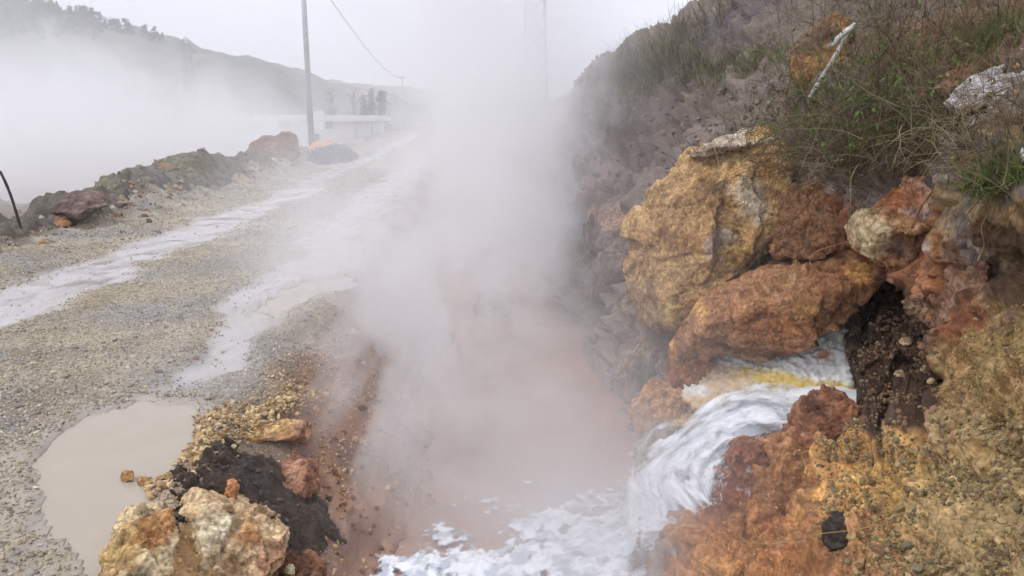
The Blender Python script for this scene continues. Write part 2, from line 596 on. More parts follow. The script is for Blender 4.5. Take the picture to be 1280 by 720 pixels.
# the recess the hot water issues from
q2 = (b0 - P(1025, 476, 4.2)) @ np.array([[0.95, 0.3, 0], [-0.3, 0.95, 0], [0, 0, 1]]).T
rec = sst(1.0, 0.6, np.linalg.norm(q2 / np.array([0.50, 0.6, 0.20]), axis=1) + 0.1 * fbm(b0 * 6, 2, 58))
bP += rec[:, None] * np.array([0.16, 0.55, -0.02])
a_ = bP - np.array([0, 0, CAM_H])
dep = a_[:, 1] * CP - a_[:, 2] * SP
ppx, ppy = 640 + FPX * a_[:, 0] / dep, 360 - FPX * (a_[:, 1] * SP + a_[:, 2] * CP) / dep
outl = np.array([(858, 462), (896, 436), (1000, 424), (1036, 400), (1054, 396), (1060, 440), (1074, 480), (1074, 515), (1030, 520), (990, 530), (940, 545), (880, 540), (850, 520)], float)
inside = sst(6, -10, poly_sd(outl, ppx, ppy) + 5 * fbm(b0 * 9, 2, 56)) * (bP[:, 1] < 6)
want = lerp(5.15, 4.5, (ppx - 858) / 212) + 0.12
bP += (a_ / a_[:, 1:2]) * (np.maximum(want - bP[:, 1], 0) * inside)[:, None]
row_t = np.linspace(0, 1, bn_c)[None].repeat(bn_r, 0).ravel()
bP[:, 2] -= sst(0.13, 0.0, row_t) * 0.45


def patches(pos, base, items, s=70, warp=0.25):
    """mineral stains and painted shade: items = (centre, radius or (rx,ry,rz), colour, softness 0..1, strength)"""
    col = np.repeat(np.asarray(base, float)[None], len(pos), 0)
    n1 = fbm(pos * 3.5, 4, s)
    n2 = fbm(pos * 11, 3, s + 9)
    for k, it in enumerate(items):
        c, r, cc, soft, amt = it
        d = np.linalg.norm((pos - np.asarray(c)) / np.asarray(r), axis=1) + (n1 * 0.8 + n2 * 0.5) * warp * 2
        m = sst(1.0, 1.0 - max(soft, 0.02), d) * amt
        col = lerp(col, np.asarray(cc)[None], m[:, None])
    lum = col @ np.array([0.3, 0.6, 0.1])
    return lerp(lum[:, None], col, 0.93) * 0.97


ORANGE, RUST, OCHRE = srgb(216, 164, 92), srgb(168, 118, 76), srgb(196, 156, 90)
TAN, GREYB, OLIVE = srgb(168, 142, 98), srgb(136, 122, 112), srgb(140, 122, 76)
DARK, CREAM, MAUVE = srgb(72, 56, 44), srgb(225, 208, 165), srgb(140, 112, 98)
REDB, PALE = srgb(140, 78, 52), srgb(200, 190, 180)
bcol = patches(bP, GREYB, [
    (P(1250, 560, 2.7), (1.1, 1.2, 1.4), TAN, 0.3, 1),
    (P(1000, 640, 3.3), (0.75, 0.9, 0.7), RUST, 0.25, 1),
    (P(950, 720, 3.2), (0.5, 0.5, 0.35), srgb(176, 118, 66), 0.3, 0.9),
    (P(1080, 600, 3.2), (0.32, 0.5, 0.36), ORANGE, 0.4, 0.95),
    (P(1150, 640, 3.0), (0.3, 0.5, 0.32), OCHRE, 0.5, 0.9),
    (P(1055, 490, 4.1), (0.22, 0.5, 0.2), srgb(84, 62, 46), 0.4, 0.95),
    (P(900, 600, 3.6), (0.15, 0.3, 0.18), REDB, 0.4, 0.9),
    (P(1250, 660, 2.5), (0.42, 0.6, 0.5), srgb(184, 156, 106), 0.75, 1),
    (P(1240, 440, 2.9), (0.5, 0.6, 0.42), srgb(160, 124, 78), 0.4, 0.95),
    (P(1290, 450, 2.8), (0.28, 0.5, 0.6), srgb(158, 134, 84), 0.6, 0.9),
    (P(1190, 380, 3.3), (0.2, 0.4, 0.32), REDB, 0.6, 0.8),
    (P(1200, 460, 3.2), (0.16, 0.3, 0.16), srgb(170, 130, 100), 0.6, 0.7),
    (P(1120, 330, 3.9), (0.5, 0.7, 0.35), srgb(150, 98, 60), 0.4, 0.9),
    (P(1030, 300, 4.8), (0.5, 0.7, 0.4), srgb(140, 82, 46), 0.4, 0.9),
    (P(1240, 330, 3.0), (0.34, 0.5, 0.26), srgb(92, 70, 52), 0.5, 0.9),
    (P(1090, 200, 4.4), (0.75, 0.8, 0.22), srgb(60, 48, 38), 0.5, 0.9),  # shade beneath the brush, painted into the bank colour
    (P(1150, 120, 4.4), (1.1, 1.2, 0.5), srgb(92, 78, 60), 0.4, 0.95),
    (P(1230, 40, 4.6), (0.9, 1.2, 0.4), srgb(128, 98, 68), 0.5, 0.8),
    (P(870, 480, 5.0), (0.35, 0.5, 0.25), srgb(170, 120, 70), 0.5, 0.8),
    (P(800, 560, 4.7), (0.2, 0.4, 0.22), srgb(122, 112, 70), 0.5, 0.7),
    (P(830, 150, 9.5), (2.0, 3.0, 0.7), srgb(112, 96, 86), 0.5, 0.8),
    (P(770, 230, 9.5), (0.9, 1.5, 0.5), srgb(160, 134, 126), 0.5, 0.8),
    (P(840, 80, 11.5), (2.0, 2.4, 0.35), srgb(104, 98, 70), 0.5, 0.85),
    (P(920, 30, 9.5), (1.6, 2.0, 0.5), srgb(110, 100, 100), 0.4, 0.9),
    (P(960, 85, 8.0), (1.0, 1.2, 0.22), srgb(88, 92, 52), 0.5, 0.8),
], 70)
strat = sst(0.2, 0.7, np.sin(bP[:, 2] * 14 - bP[:, 0] * 5 + fbm(bP * 2, 3, 75) * 5)) * sst(6.5, 9, dist)
bcol = lerp(bcol, srgb(88, 78, 74), strat[:, None] * 0.5)
grain = sst(0.15, 0.5, fbm(bP * 14, 3, 76)) * near
bcol = lerp(bcol, bcol * 0.5, grain[:, None] * 0.6)
bcol = bcol * (0.8 + 0.4 * lerp(0.5, wid, near))[:, None] * (0.85 + 0.3 * lerp(0.5, wid2, near))[:, None]
bcol = lerp(bcol, bcol * np.array([0.5, 0.42, 0.36]), (sst(0.72, 0.95, bcr) * near * 0.8)[:, None])  # crevice shade painted into the bank colour along the cracks
bcol = bcol * (1 + 0.5 * (fbm(bP * 45, 3, 54, 0.75) * near).clip(-0.7, 0.8))[:, None]
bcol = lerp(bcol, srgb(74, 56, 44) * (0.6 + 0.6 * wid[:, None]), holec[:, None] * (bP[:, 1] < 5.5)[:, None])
stone_m = (wid > 0.72) * sst(0.55, 0.3, w1) * near
bcol = lerp(bcol, bcol * 1.25 + 0.03, (stone_m * 0.7)[:, None])
bwet = sst(-0.25, -0.5, bP[:, 2]) * 0.8
bidx = np.arange(bn_r * bn_c).reshape(bn_r, bn_c)
bf = np.stack([bidx[:-1, :-1], bidx[:-1, 1:], bidx[1:, 1:], bidx[1:, :-1]], -1).reshape(-1, 4)
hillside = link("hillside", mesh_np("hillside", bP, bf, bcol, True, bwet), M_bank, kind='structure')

from mathutils.bvhtree import BVHTree
_bk = BVHTree.FromPolygons([tuple(p) for p in bP[::1]], [tuple(f) for f in bf])


def on_bank(px, py, push=0.0):
    """where the eye's line through a photo pixel meets the bank"""
    a = Vector(P(px, py, 1.0)) - Vector((0, 0, CAM_H))
    hit = _bk.ray_cast(Vector((0, 0, CAM_H)), a.normalized())
    if hit[0] is None:
        return None, None
    n = hit[1]
    if n.dot(a) > 0: n = -n
    return np.array(hit[0]) + np.array(n) * push, np.array(n)


# ------------------------------------------------------------------ rocks
def hull_mesh(groups, voxel, smooth=2):
    """union of the convex hulls of several point clouds, remeshed to an even grid"""
    bm = bmesh.new()
    for pts in groups:
        b2 = bmesh.new()
        for p in pts: b2.verts.new(p)
        r = bmesh.ops.convex_hull(b2, input=b2.verts)
        junk = [g for g in set(r['geom_interior'] + r['geom_unused']) if isinstance(g, bmesh.types.BMVert)]
        if junk: bmesh.ops.delete(b2, geom=junk, context='VERTS')
        bmesh.ops.recalc_face_normals(b2, faces=b2.faces)
        tmp = bpy.data.meshes.new("tmp")
        b2.to_mesh(tmp)
        b2.free()
        bm.from_mesh(tmp)
        bpy.data.meshes.remove(tmp)
    me = bpy.data.meshes.new("rock")
    bm.to_mesh(me)
    bm.free()
    o = bpy.data.objects.new("tmp", me)
    COL.objects.link(o)
    md = o.modifiers.new("r", 'REMESH')
    md.mode = 'VOXEL'
    md.voxel_size = voxel
    if smooth:
        ms = o.modifiers.new("s", 'SMOOTH')
        ms.iterations = smooth
        ms.factor = 0.5
    dg = bpy.context.evaluated_depsgraph_get()
    out = bpy.data.meshes.new_from_object(o.evaluated_get(dg))
    bpy.data.objects.remove(o)
    bpy.data.meshes.remove(me)
    out.polygons.foreach_set('use_smooth', np.ones(len(out.polygons), bool))
    out.update()
    return out


def front_back(front, depth, shrink=0.75, lift=0.0):
    """a rock's visible outline points plus the same outline, smaller, further back"""
    f = np.array([P(*p) for p in front])
    c = f.mean(0)
    away = np.array([c[0], c[1], 0]) / math.hypot(c[0], c[1])
    b = c + (f - c) * shrink + away * depth + np.array([0, 0, lift])
    return np.concatenate([f, b])


def embed(groups, push, items):
    """slide a rock along the line of sight until its face stands proud of the bank by push"""
    eye = np.array([0, 0, CAM_H])
    A = np.concatenate(groups)
    m = A[:len(A) // 2].mean(0) - eye
    hit = _bk.ray_cast(Vector(eye), Vector(m).normalized())
    t = (hit[3] - push) / np.linalg.norm(m)
    return [eye + (g_ - eye) * t for g_ in groups], [(eye + (np.asarray(i_[0]) - eye) * t,) + tuple(i_[1:]) for i_ in items]


def seat(groups, sink, items):
    """slide a rock along the line of sight until its base is in the ground"""
    eye = np.array([0, 0, CAM_H])
    A = np.concatenate(groups)
    for t in np.arange(1.12, 0.7, -0.01):
        Q = eye + (A - eye) * t
        low = Q[Q[:, 2].argmin()]
        mid = Q.mean(0)
        g = max(float(hgt(mid[0], mid[1])[0]), float(hgt(low[0], low[1])[0]))
        if Q[:, 2].min() >= g - sink: break
    return [eye + (g_ - eye) * t for g_ in groups], [(eye + (np.asarray(i_[0]) - eye) * t,) + tuple(i_[1:]) for i_ in items]


def rock(name, groups, voxel, base, items, label, cat='rock', group=None, amp=1.0, s=100, mat=None, wet=0.0, cut=1.0, smooth=2, strata=0.0, clod=0.004, sit=None, emb=None, blocks=1.0):
    if sit is not None:
        groups, items = seat(groups, sit, items)
    if emb is not None:
        groups, items = embed(groups, emb, items)
    me = hull_mesh(groups, voxel, smooth)
    c, n = vco(me), vno(me)
    size = np.ptp(c, axis=0).max()
    rk = np.random.default_rng(s)
    wv = 0.012 * size * fbm(c * (5 / size), 2, s)[:, None]
    c = c.mean(0) + (c - c.mean(0)) * 1.06
    for k in range(22):                                   # broken faces
        nk = rk.normal(size=3); nk /= np.linalg.norm(nk)
        pr = (c + wv * rk.normal(size=3)) @ nk
        over = pr - (pr.max() - np.ptp(pr) * rk.uniform(0.01, 0.085) * cut)
        c = c - nk * np.maximum(over, 0)[:, None] * 0.96
    fs = min(1.0, size * 1.6)
    big = size > 0.8
    wq = c + 0.07 * size * np.stack([fbm(c * (3.5 / size), 3, s + q_) for q_ in (40, 50, 60)], 1)
    b1, bi1 = worley(wq * (3.6 / size) + s * 0.37, s + 8)
    b2_, bi2 = worley(wq * (8.5 / size) + s * 0.21, s + 9)
    d = ((bi1 - 0.5) * 0.050 + (bi2 - 0.5) * 0.026) * size * blocks
    d -= sst(0.5, 0.85, b2_) * 0.012 * fs
    d += fbm(c * (3.2 / size) + s, 3, s + 1) * 0.022 * size
    d += fbm(c * (9 / max(size, 0.25)) + s, 5, s + 3, 0.66) * 0.016 * fs
    cr = ridged(c * (2.6 / size) + s * 0.3 + fbm(c * 6, 2, s)[:, None] * 0.25, 2, s + 2)
    d -= sst(0.84, 0.97, cr) * 0.045 * fs
    w2, wi2 = worley(c * 34, s + 4)
    d -= sst(0.42, 0.1, w2) * 0.011 * fs * (wi2 > 0.45)
    w3, wi3 = worley(c * 16 + fbm(c * 20, 2, s)[:, None] * 0.3, s + 6)
    d += (0.5 - w3) * clod * (1 if big or clod > 0.005 else 0.3)
    if strata:
        d += np.sin(c[:, 2] * strata + fbm(c * 2, 2, s) * 3) * 0.015
    c2 = c + n * (d * amp)[:, None]
    me.vertices.foreach_set('co', np.ascontiguousarray(c2, np.float32).ravel())
    me.update()
    col = patches(c2, base, items, s + 5)
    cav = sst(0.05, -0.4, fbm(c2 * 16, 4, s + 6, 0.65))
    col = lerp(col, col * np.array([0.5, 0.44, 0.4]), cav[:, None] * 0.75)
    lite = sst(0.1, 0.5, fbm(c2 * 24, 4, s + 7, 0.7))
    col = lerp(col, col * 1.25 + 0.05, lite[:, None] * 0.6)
    pit = sst(0.42, 0.1, w2) * (wi2 > 0.45)
    speck = fbm(c2 * 55, 3, s + 11, 0.75)
    col = col * (1 + 0.55 * speck.clip(-0.7, 0.8))[:, None]
    col = col * (0.82 + 0.36 * bi2)[:, None]
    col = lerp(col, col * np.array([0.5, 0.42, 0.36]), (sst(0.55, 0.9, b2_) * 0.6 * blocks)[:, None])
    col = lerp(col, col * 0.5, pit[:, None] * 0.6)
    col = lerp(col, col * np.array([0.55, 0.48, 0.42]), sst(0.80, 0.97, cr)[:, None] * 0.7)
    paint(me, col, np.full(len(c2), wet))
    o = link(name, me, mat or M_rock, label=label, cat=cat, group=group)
    recentre(o)
    return o


def mound(name, cx, cy, ru, rv, h, step, base, items, label, cat, seed, rough=0.12, mat=None, power=0.8, lumps=14, ragged=0.2):
    """a heap lying on the ground, long axis along the road"""
    a, b = np.meshgrid(np.arange(-1.15, 1.15, step / ru), np.arange(-1.15, 1.15, step / rv))
    du, dv = a.ravel() * ru, b.ravel() * rv
    x, y = cx + du * CA + dv * SA, cy - du * SA + dv * CA
    p = np.stack([x, y, 0 * x], 1)
    g = hgt(x, y)
    r_ = np.hypot(a.ravel(), b.ravel()) + ragged * 0.6 * fbm(p * (4.5 / min(ru, 1.5)), 3, seed + 7) + ragged * fbm(p * (1.3 / min(ru, 1.5)), 3, seed)
    pf = np.clip(1 - r_ ** 2, 0, 1) ** power
    hh = h * pf * (1 + 0.5 * fbm(p * (1.1 / min(ru, 1.5)), 2, seed + 1))
    hh += (fbm(p * lumps * 0.3, 4, seed + 2, 0.55) * rough + (0.5 - worley(p * lumps * 0.45 + 0.3 * fbm(p * 4, 2, seed)[:, None], seed + 3)[0]) * rough) * np.clip(pf * 3, 0, 1)
    z = np.where(r_ < 1, g + hh, g - 0.06 * sst(1, 1.1, r_) - 0.01)
    V = np.stack([x, y, z], 1)
    i = np.arange(a.size).reshape(a.shape)
    f = np.stack([i[:-1, :-1], i[:-1, 1:], i[1:, 1:], i[1:, :-1]], -1).reshape(-1, 4)
    f = f[r_[f].min(1) < 1.06]
    c_ = patches(V, base, items, seed)
    c_ = lerp(c_, c_ * 0.5, sst(0.0, 0.5, fbm(p * 9, 4, seed + 5, 0.7))[:, None] * 0.7)
    o = link(name, mesh_np(name, V, f, c_, True), mat or M_bank, label=label, cat=cat)
    recentre(o)
    on = np.where((r_ < 0.97) & (z > g))[0]
    CRUMBS.append((V[on], c_[on], h))
    return o


CRUMBS = []


def uvw(u, v):
    return xy_of(np.array(u), np.array(v))


# --- the bank's large rocks
rock("boulder", [front_back([(780, 330, 5.8), (790, 285, 5.85), (850, 215, 5.9), (862, 192, 5.9), (965, 165, 5.6), (980, 178, 5.4), (976, 290, 5.1), (930, 342, 5.1), (880, 372, 5.15), (836, 412, 5.25), (818, 396, 5.4), (790, 372, 5.6), (880, 270, 5.2)], 1.1)],
     0.009, srgb(190, 152, 96), [
    (P(870, 250, 5.2), (0.5, 0.8, 0.28), srgb(160, 122, 72), 0.5, 0.9),
    (P(880, 230, 5.2), (0.25, 0.5, 0.12), srgb(108, 84, 54), 0.5, 0.7),
    (P(850, 305, 5.2), (0.35, 0.6, 0.1), srgb(142, 98, 52), 0.5, 0.8),
    (P(945, 245, 5.1), (0.16, 0.5, 0.2), srgb(206, 196, 170), 0.5, 0.85),
    (P(905, 310, 5.1), (0.12, 0.5, 0.14), srgb(186, 170, 150), 0.4, 0.8),
    (P(940, 320, 5.1), (0.25, 0.5, 0.1), srgb(214, 176, 92), 0.5, 0.8),
    (P(965, 205, 5.1), (0.1, 0.5, 0.22), srgb(196, 142, 66), 0.5, 0.8),
    (P(838, 388, 5.2), (0.12, 0.4, 0.12), srgb(216, 184, 104), 0.5, 0.9),
    (P(800, 390, 5.4), (0.2, 0.4, 0.3), srgb(140, 116, 96), 0.5, 0.6)],
     "huge ochre boulder with a pale layered slab on top, above the stream", "boulder", s=101, cut=0.7)
rock("rock_slab", [front_back([(856, 196, 5.75), (905, 174, 5.7), (975, 160, 5.55), (986, 172, 5.35), (950, 182, 5.35), (880, 193, 5.5)], 0.7, 0.9),
                   front_back([(890, 178, 5.9), (950, 160, 5.8), (965, 158, 5.8), (960, 166, 5.7), (900, 180, 5.8)], 0.5, 0.9)],
     0.014, srgb(205, 186, 164), [(P(920, 186, 5.5), (0.6, 0.6, 0.03), srgb(120, 96, 74), 0.6, 0.7)],
     "thin cream layered slab lying on top of the huge ochre boulder", "rock slab", s=112, amp=0.5, strata=110)
rock("boulder", [front_back([(846, 452, 5.0), (848, 425, 5.05), (882, 368, 5.1), (960, 340, 5.0), (1048, 320, 4.7), (1106, 336, 4.4), (1100, 354, 4.3), (1064, 378, 4.35), (1046, 404, 4.45), (992, 432, 4.6), (930, 440, 4.75), (980, 380, 4.5), (900, 395, 4.7)], 0.9)],
     0.009, srgb(172, 124, 80), [
    (P(960, 405, 4.6), (0.4, 0.5, 0.13), srgb(182, 122, 72), 0.5, 0.9),
    (P(1060, 350, 4.4), (0.3, 0.5, 0.12), srgb(146, 94, 58), 0.5, 0.8),
    (P(1085, 345, 4.35), (0.12, 0.4, 0.06), srgb(214, 160, 84), 0.4, 0.9),
    (P(985, 345, 4.8), (0.14, 0.4, 0.05), srgb(200, 160, 112), 0.5, 0.8),
    (P(870, 385, 5.0), (0.1, 0.4, 0.1), srgb(220, 168, 90), 0.5, 0.8),
    (P(1000, 385, 4.5), (0.12, 0.4, 0.08), srgb(196, 146, 84), 0.6, 0.8),
    (P(950, 438, 4.7), (0.3, 0.4, 0.05), srgb(96, 58, 34), 0.5, 0.7)],
     "rust brown boulder jutting over the white mineral crust", "boulder", s=123, cut=0.7)
rock("rock", [front_back([(838, 430, 5.15), (850, 412, 5.1), (886, 404, 5.0), (896, 440, 4.95), (882, 470, 4.95), (858, 500, 5.0), (842, 480, 5.1)], 0.5)],
     0.012, srgb(180, 118, 60), [(P(875, 430, 4.95), (0.1, 0.3, 0.1), srgb(190, 150, 96), 0.5, 0.8), (P(850, 485, 5.0), (0.12, 0.3, 0.1), srgb(140, 66, 36), 0.5, 0.9), (P(842, 430, 5.0), (0.04, 0.3, 0.1), srgb(226, 190, 120), 0.4, 0.8)],
     "orange spur of rock under the left end of the rust boulder", s=134)
rock("boulder", [front_back([(1058, 285, 4.1), (1074, 264, 4.1), (1116, 256, 3.95), (1146, 285, 3.85), (1140, 318, 3.85), (1092, 332, 3.9), (1066, 314, 4.0), (1100, 292, 3.82)], 0.6),
                 front_back([(1090, 262, 4.1), (1132, 222, 4.1), (1180, 194, 4.0), (1206, 188, 3.8), (1196, 240, 3.6), (1186, 284, 3.6), (1140, 300, 3.7)], 0.6)],
     0.009, srgb(176, 128, 84), [
    (P(1095, 295, 3.9), (0.17, 0.4, 0.16), srgb(206, 184, 140), 0.4, 1),
    (P(1120, 300, 3.85), (0.08, 0.3, 0.12), srgb(160, 140, 122), 0.5, 0.8),
    (P(1160, 240, 3.7), (0.09, 0.3, 0.1), srgb(206, 192, 178), 0.3, 0.9),
    (P(1155, 265, 3.7), (0.07, 0.3, 0.05), srgb(190, 176, 166), 0.4, 0.8),
    (P(1125, 245, 3.9), (0.13, 0.3, 0.1), srgb(190, 116, 62), 0.5, 0.8),
    (P(1130, 315, 3.8), (0.12, 0.3, 0.06), srgb(110, 76, 56), 0.5, 0.7)],
     "rounded tan and orange boulder with a pale face, under the dry brush", "boulder", s=145, cut=0.6)
rock("boulder", [front_back([(742, 262, 8.4), (800, 238, 8.2), (800, 300, 7.6), (796, 350, 7.1), (790, 410, 6.9), (744, 392, 7.3), (716, 372, 7.7), (722, 330, 8.0), (734, 290, 8.3), (765, 330, 7.2)], 1.2)],
     0.024, srgb(128, 112, 104), [(P(765, 265, 8), (0.3, 0.6, 0.18), srgb(176, 142, 120), 0.4, 0.9), (P(770, 395, 7), (0.35, 0.7, 0.2), srgb(106, 92, 82), 0.5, 0.9), (P(780, 310, 7.2), (0.2, 0.5, 0.3), srgb(150, 122, 108), 0.5, 0.6)],
     "mauve grey boulder half hidden in steam beyond the ochre boulder", "boulder", s=156)
rock("boulder", [front_back([(732, 436, 6.9), (762, 392, 6.8), (800, 368, 6.3), (822, 400, 5.9), (838, 440, 5.6), (842, 500, 5.3), (806, 520, 5.4), (770, 486, 5.9), (744, 452, 6.6), (790, 430, 5.9)], 0.9)],
     0.018, srgb(138, 122, 102), [(P(760, 430, 6.4), (0.25, 0.5, 0.18), srgb(92, 86, 76), 0.4, 0.9), (P(820, 480, 5.5), (0.22, 0.4, 0.22), srgb(84, 84, 72), 0.5, 0.9), (P(800, 400, 6.0), (0.22, 0.4, 0.2), srgb(160, 136, 108), 0.5, 0.8)],
     "grey brown wet boulder standing at the edge of the stream", "boulder", s=167, wet=0.25)
rock("rock", [front_back([(704, 372, 9.6), (712, 350, 9.5), (740, 352, 9.2), (748, 386, 8.7), (735, 400, 8.6), (718, 384, 9.2)], 0.6)],
     0.02, srgb(96, 90, 84), [], "small dark rock low at the waterline beyond the wet boulder", s=169, wet=0.3)
for k, (pts, base, lab, vx) in enumerate([
    ([(972, 258, 5.0), (990, 232, 5.0), (1040, 228, 4.8), (1064, 262, 4.6), (1060, 312, 4.5), (1010, 330, 4.7), (972, 318, 4.9)], srgb(150, 106, 70), "rust brown block wedged between the ochre boulder and the rounded tan boulder", 0.01),
    ([(880, 372, 5.2), (930, 345, 5.1), (978, 322, 5.0), (990, 338, 4.9), (930, 362, 5.0), (890, 388, 5.1)], srgb(120, 82, 54), "dark wedge of rock in the crevice under the ochre boulder", 0.009),
    ([(1090, 330, 4.0), (1140, 318, 3.9), (1180, 300, 3.75), (1196, 340, 3.6), (1150, 352, 3.7), (1104, 352, 3.9)], srgb(140, 92, 62), "reddish block under the rounded tan boulder, over the hollow", 0.009),
    ([(1172, 360, 3.45), (1190, 330, 3.4), (1232, 330, 3.2), (1240, 400, 3.1), (1204, 430, 3.2), (1176, 410, 3.35)], srgb(142, 106, 82), "purplish red block to the right of the dark hollow", 0.009),
    ([(790, 520, 5.1), (806, 494, 5.1), (846, 486, 5.05), (866, 508, 4.95), (850, 548, 4.8), (812, 552, 4.85)], srgb(196, 142, 84), "orange rock at the left edge of the cascade", 0.009),
    ([(838, 560, 4.5), (852, 538, 4.6), (872, 540, 4.55), (866, 566, 4.42), (848, 574, 4.4)], srgb(206, 168, 110), "small tan rock splashed by the cascade", 0.007)]):
    rock("rock", [front_back(pts, 0.5)], vx, base, [], lab, s=1300 + 11 * k, cut=0.8)
rock("rock", [front_back([(994, 58, 5.9), (1004, 38, 5.9), (1040, 14, 5.8), (1064, 40, 5.5), (1060, 100, 5.3), (1024, 128, 5.3), (1002, 112, 5.5), (1012, 80, 5.45)], 0.7)],
     0.015, srgb(150, 108, 60), [(P(1010, 45, 5.7), (0.2, 0.4, 0.1), srgb(110, 88, 72), 0.5, 0.9), (P(1025, 95, 5.4), (0.1, 0.4, 0.15), srgb(176, 126, 62), 0.5, 0.8), (P(1000, 65, 5.7), (0.07, 0.3, 0.08), srgb(66, 50, 40), 0.5, 0.8)],
     "brown overhanging rock high on the bank beside the forked stick", emb=0.12, s=178)
rock("rock_slab", [front_back([(1186, 128, 3.75), (1212, 98, 3.9), (1262, 76, 3.9), (1310, 62, 3.8), (1310, 104, 3.4), (1250, 126, 3.45), (1204, 140, 3.55)], 0.5, 0.9)],
     0.012, srgb(186, 180, 180), [(P(1205, 128, 3.5), (0.14, 0.3, 0.06), srgb(160, 134, 110), 0.5, 0.9), (P(1250, 125, 3.4), (0.3, 0.3, 0.03), srgb(120, 104, 92), 0.5, 0.7)],
     "pale lilac grey slab sticking out of the top right bank", "rock slab", emb=0.22, s=189, amp=0.6, cut=0.4)
rock("rock", [front_back([(904, 598, 3.62), (906, 570, 3.66), (926, 560, 3.62), (958, 566, 3.55), (962, 600, 3.5), (930, 622, 3.5)], 0.3)],
     0.007, srgb(160, 104, 74), [], "small red brown rock beside the cascade, on the orange slope", emb=0.02, cut=1.6, s=191)
rock("rock", [front_back([(974, 560, 3.85), (990, 526, 3.85), (1012, 500, 3.85), (1028, 497, 3.82), (1052, 516, 3.75), (1078, 524, 3.7), (1070, 560, 3.6), (1020, 575, 3.6)], 0.4)],
     0.008, srgb(156, 104, 70), [(P(1015, 510, 3.8), (0.09, 0.3, 0.06), srgb(90, 52, 36), 0.5, 0.8)], "pointed dark red rock in front of the hollow, above the cascade", emb=0.03, cut=1.6, s=202)
rock("rock", [front_back([(1026, 690, 2.95), (1028, 658, 3.0), (1044, 645, 3.0), (1066, 652, 2.95), (1074, 684, 2.9), (1050, 696, 2.88)], 0.16)],
     0.007, srgb(66, 56, 48), [], "small black lump on the yellow soil at the lower right", emb=0.03, s=213)
rock("rock", [front_back([(954, 486, 4.62), (958, 470, 4.65), (970, 468, 4.62), (980, 480, 4.6), (976, 490, 4.58)], 0.1)],
     0.006, srgb(140, 128, 116), [], "small grey stone sitting on the yellow and white crust", 'stone', s=224, wet=0.5)
rock("rock", [front_back([(868, 726, 3.2), (876, 702, 3.22), (920, 692, 3.16), (930, 712, 3.08), (918, 730, 3.04)], 0.2)],
     0.007, srgb(196, 138, 72), [], "flat orange rock at the foot of the right slope", emb=0.03, s=235, amp=0.7)
rock("rock", [front_back([(1274, 196, 2.95), (1276, 184, 2.95), (1290, 182, 2.9), (1296, 196, 2.88), (1284, 206, 2.88)], 0.08)],
     0.005, srgb(226, 222, 214), [], "small white stone by the green weeds at the right", 'stone', emb=0.05, s=246)
rock("rock", [front_back([(1168, 112, 4.05), (1186, 90, 4.1), (1214, 78, 4.05), (1222, 92, 3.95), (1206, 108, 3.9), (1180, 118, 3.95)], 0.25)],
     0.01, srgb(140, 98, 72), [], "reddish brown rock beside the lilac grey slab", emb=0.06, s=257)
for k, (px, py, r, lab) in enumerate([(1131, 428, 7, "largest cream pebble, high in the dark hollow"), (1156, 463, 6, "cream pebble at the right rim of the dark hollow"),
                                      (1124, 469, 6, "flat cream pebble in the middle of the dark hollow"), (1165, 478, 6, "yellowish pebble low at the right rim of the dark hollow")]):
    p0, n0 = on_bank(px, py, 0.0)
    Yp = p0[1]
    rock("pebble", [front_back([(px - r * 1.3, py, Yp), (px - r * .5, py - r * .8, Yp), (px + r, py - r * .7, Yp - .01), (px + r * 1.3, py + r * .3, Yp - .02), (px, py + r * .7, Yp - .03)], 0.05)],
         0.004, srgb(206, 178, 134), [], lab, 'pebble', 'cream pebbles in the dark hollow', s=300 + k)

# white and yellow mineral crust where the hot water comes out
crust = front_back([(1036, 404, 4.78), (1052, 400, 4.72), (1056, 440, 4.55), (1068, 490, 4.4), (1070, 512, 4.3), (980, 520, 4.45), (880, 520, 4.72), (852, 500, 4.95), (862, 462, 5.1), (896, 440, 5.1), (960, 440, 4.95), (1000, 430, 4.85), (960, 475, 4.62)], 0.6)
me = hull_mesh([crust], 0.011, 1)
c, n = vco(me), vno(me)
flow = np.array([c[:, 0] * 9, c[:, 1] * 9, c[:, 2] * 34]).T
d = ridged(flow * 0.6, 4, 401) * 0.028 + fbm(c * 26, 4, 402, 0.6) * 0.024
c2 = c + n * d[:, None]
me.vertices.foreach_set('co', np.ascontiguousarray(c2, np.float32).ravel())
me.update()
ccol = patches(c2, srgb(240, 240, 234), [
    (P(1000, 478, 4.55), (0.46, 0.5, 0.07), srgb(226, 196, 96), 0.5, 0.95),
    (P(1040, 485, 4.45), (0.2, 0.4, 0.045), srgb(206, 160, 62), 0.6, 0.7),
    (P(1022, 440, 4.7), (0.1, 0.3, 0.06), srgb(200, 130, 40), 0.6, 0.9),
    (P(890, 470, 4.9), (0.22, 0.4, 0.12), srgb(222, 186, 140), 0.5, 0.8),
    (P(880, 505, 4.8), (0.22, 0.4, 0.08), srgb(224, 180, 112), 0.5, 0.8),
    (P(850, 520, 4.9), (0.2, 0.4, 0.12), srgb(186, 112, 58), 0.5, 0.9)], 405, 0.3)
ck = sst(0.1, 0.5, ridged(flow * 1.5, 3, 406))
ccol = lerp(ccol * 0.62, ccol, (1 - ck * 0.4)[:, None])
paint(me, ccol, np.full(len(c2), 0.3))
M_crust = earth_mat("mineral_crust", spread=0.14, s1=10, s2=60, bump=0.5, bscale=50, rough=0.7, wet_rough=0.3)
recentre(link("mineral_crust", me, M_crust, label="white and yellow mineral crust around the hot spring outlet", cat="mineral crust"))

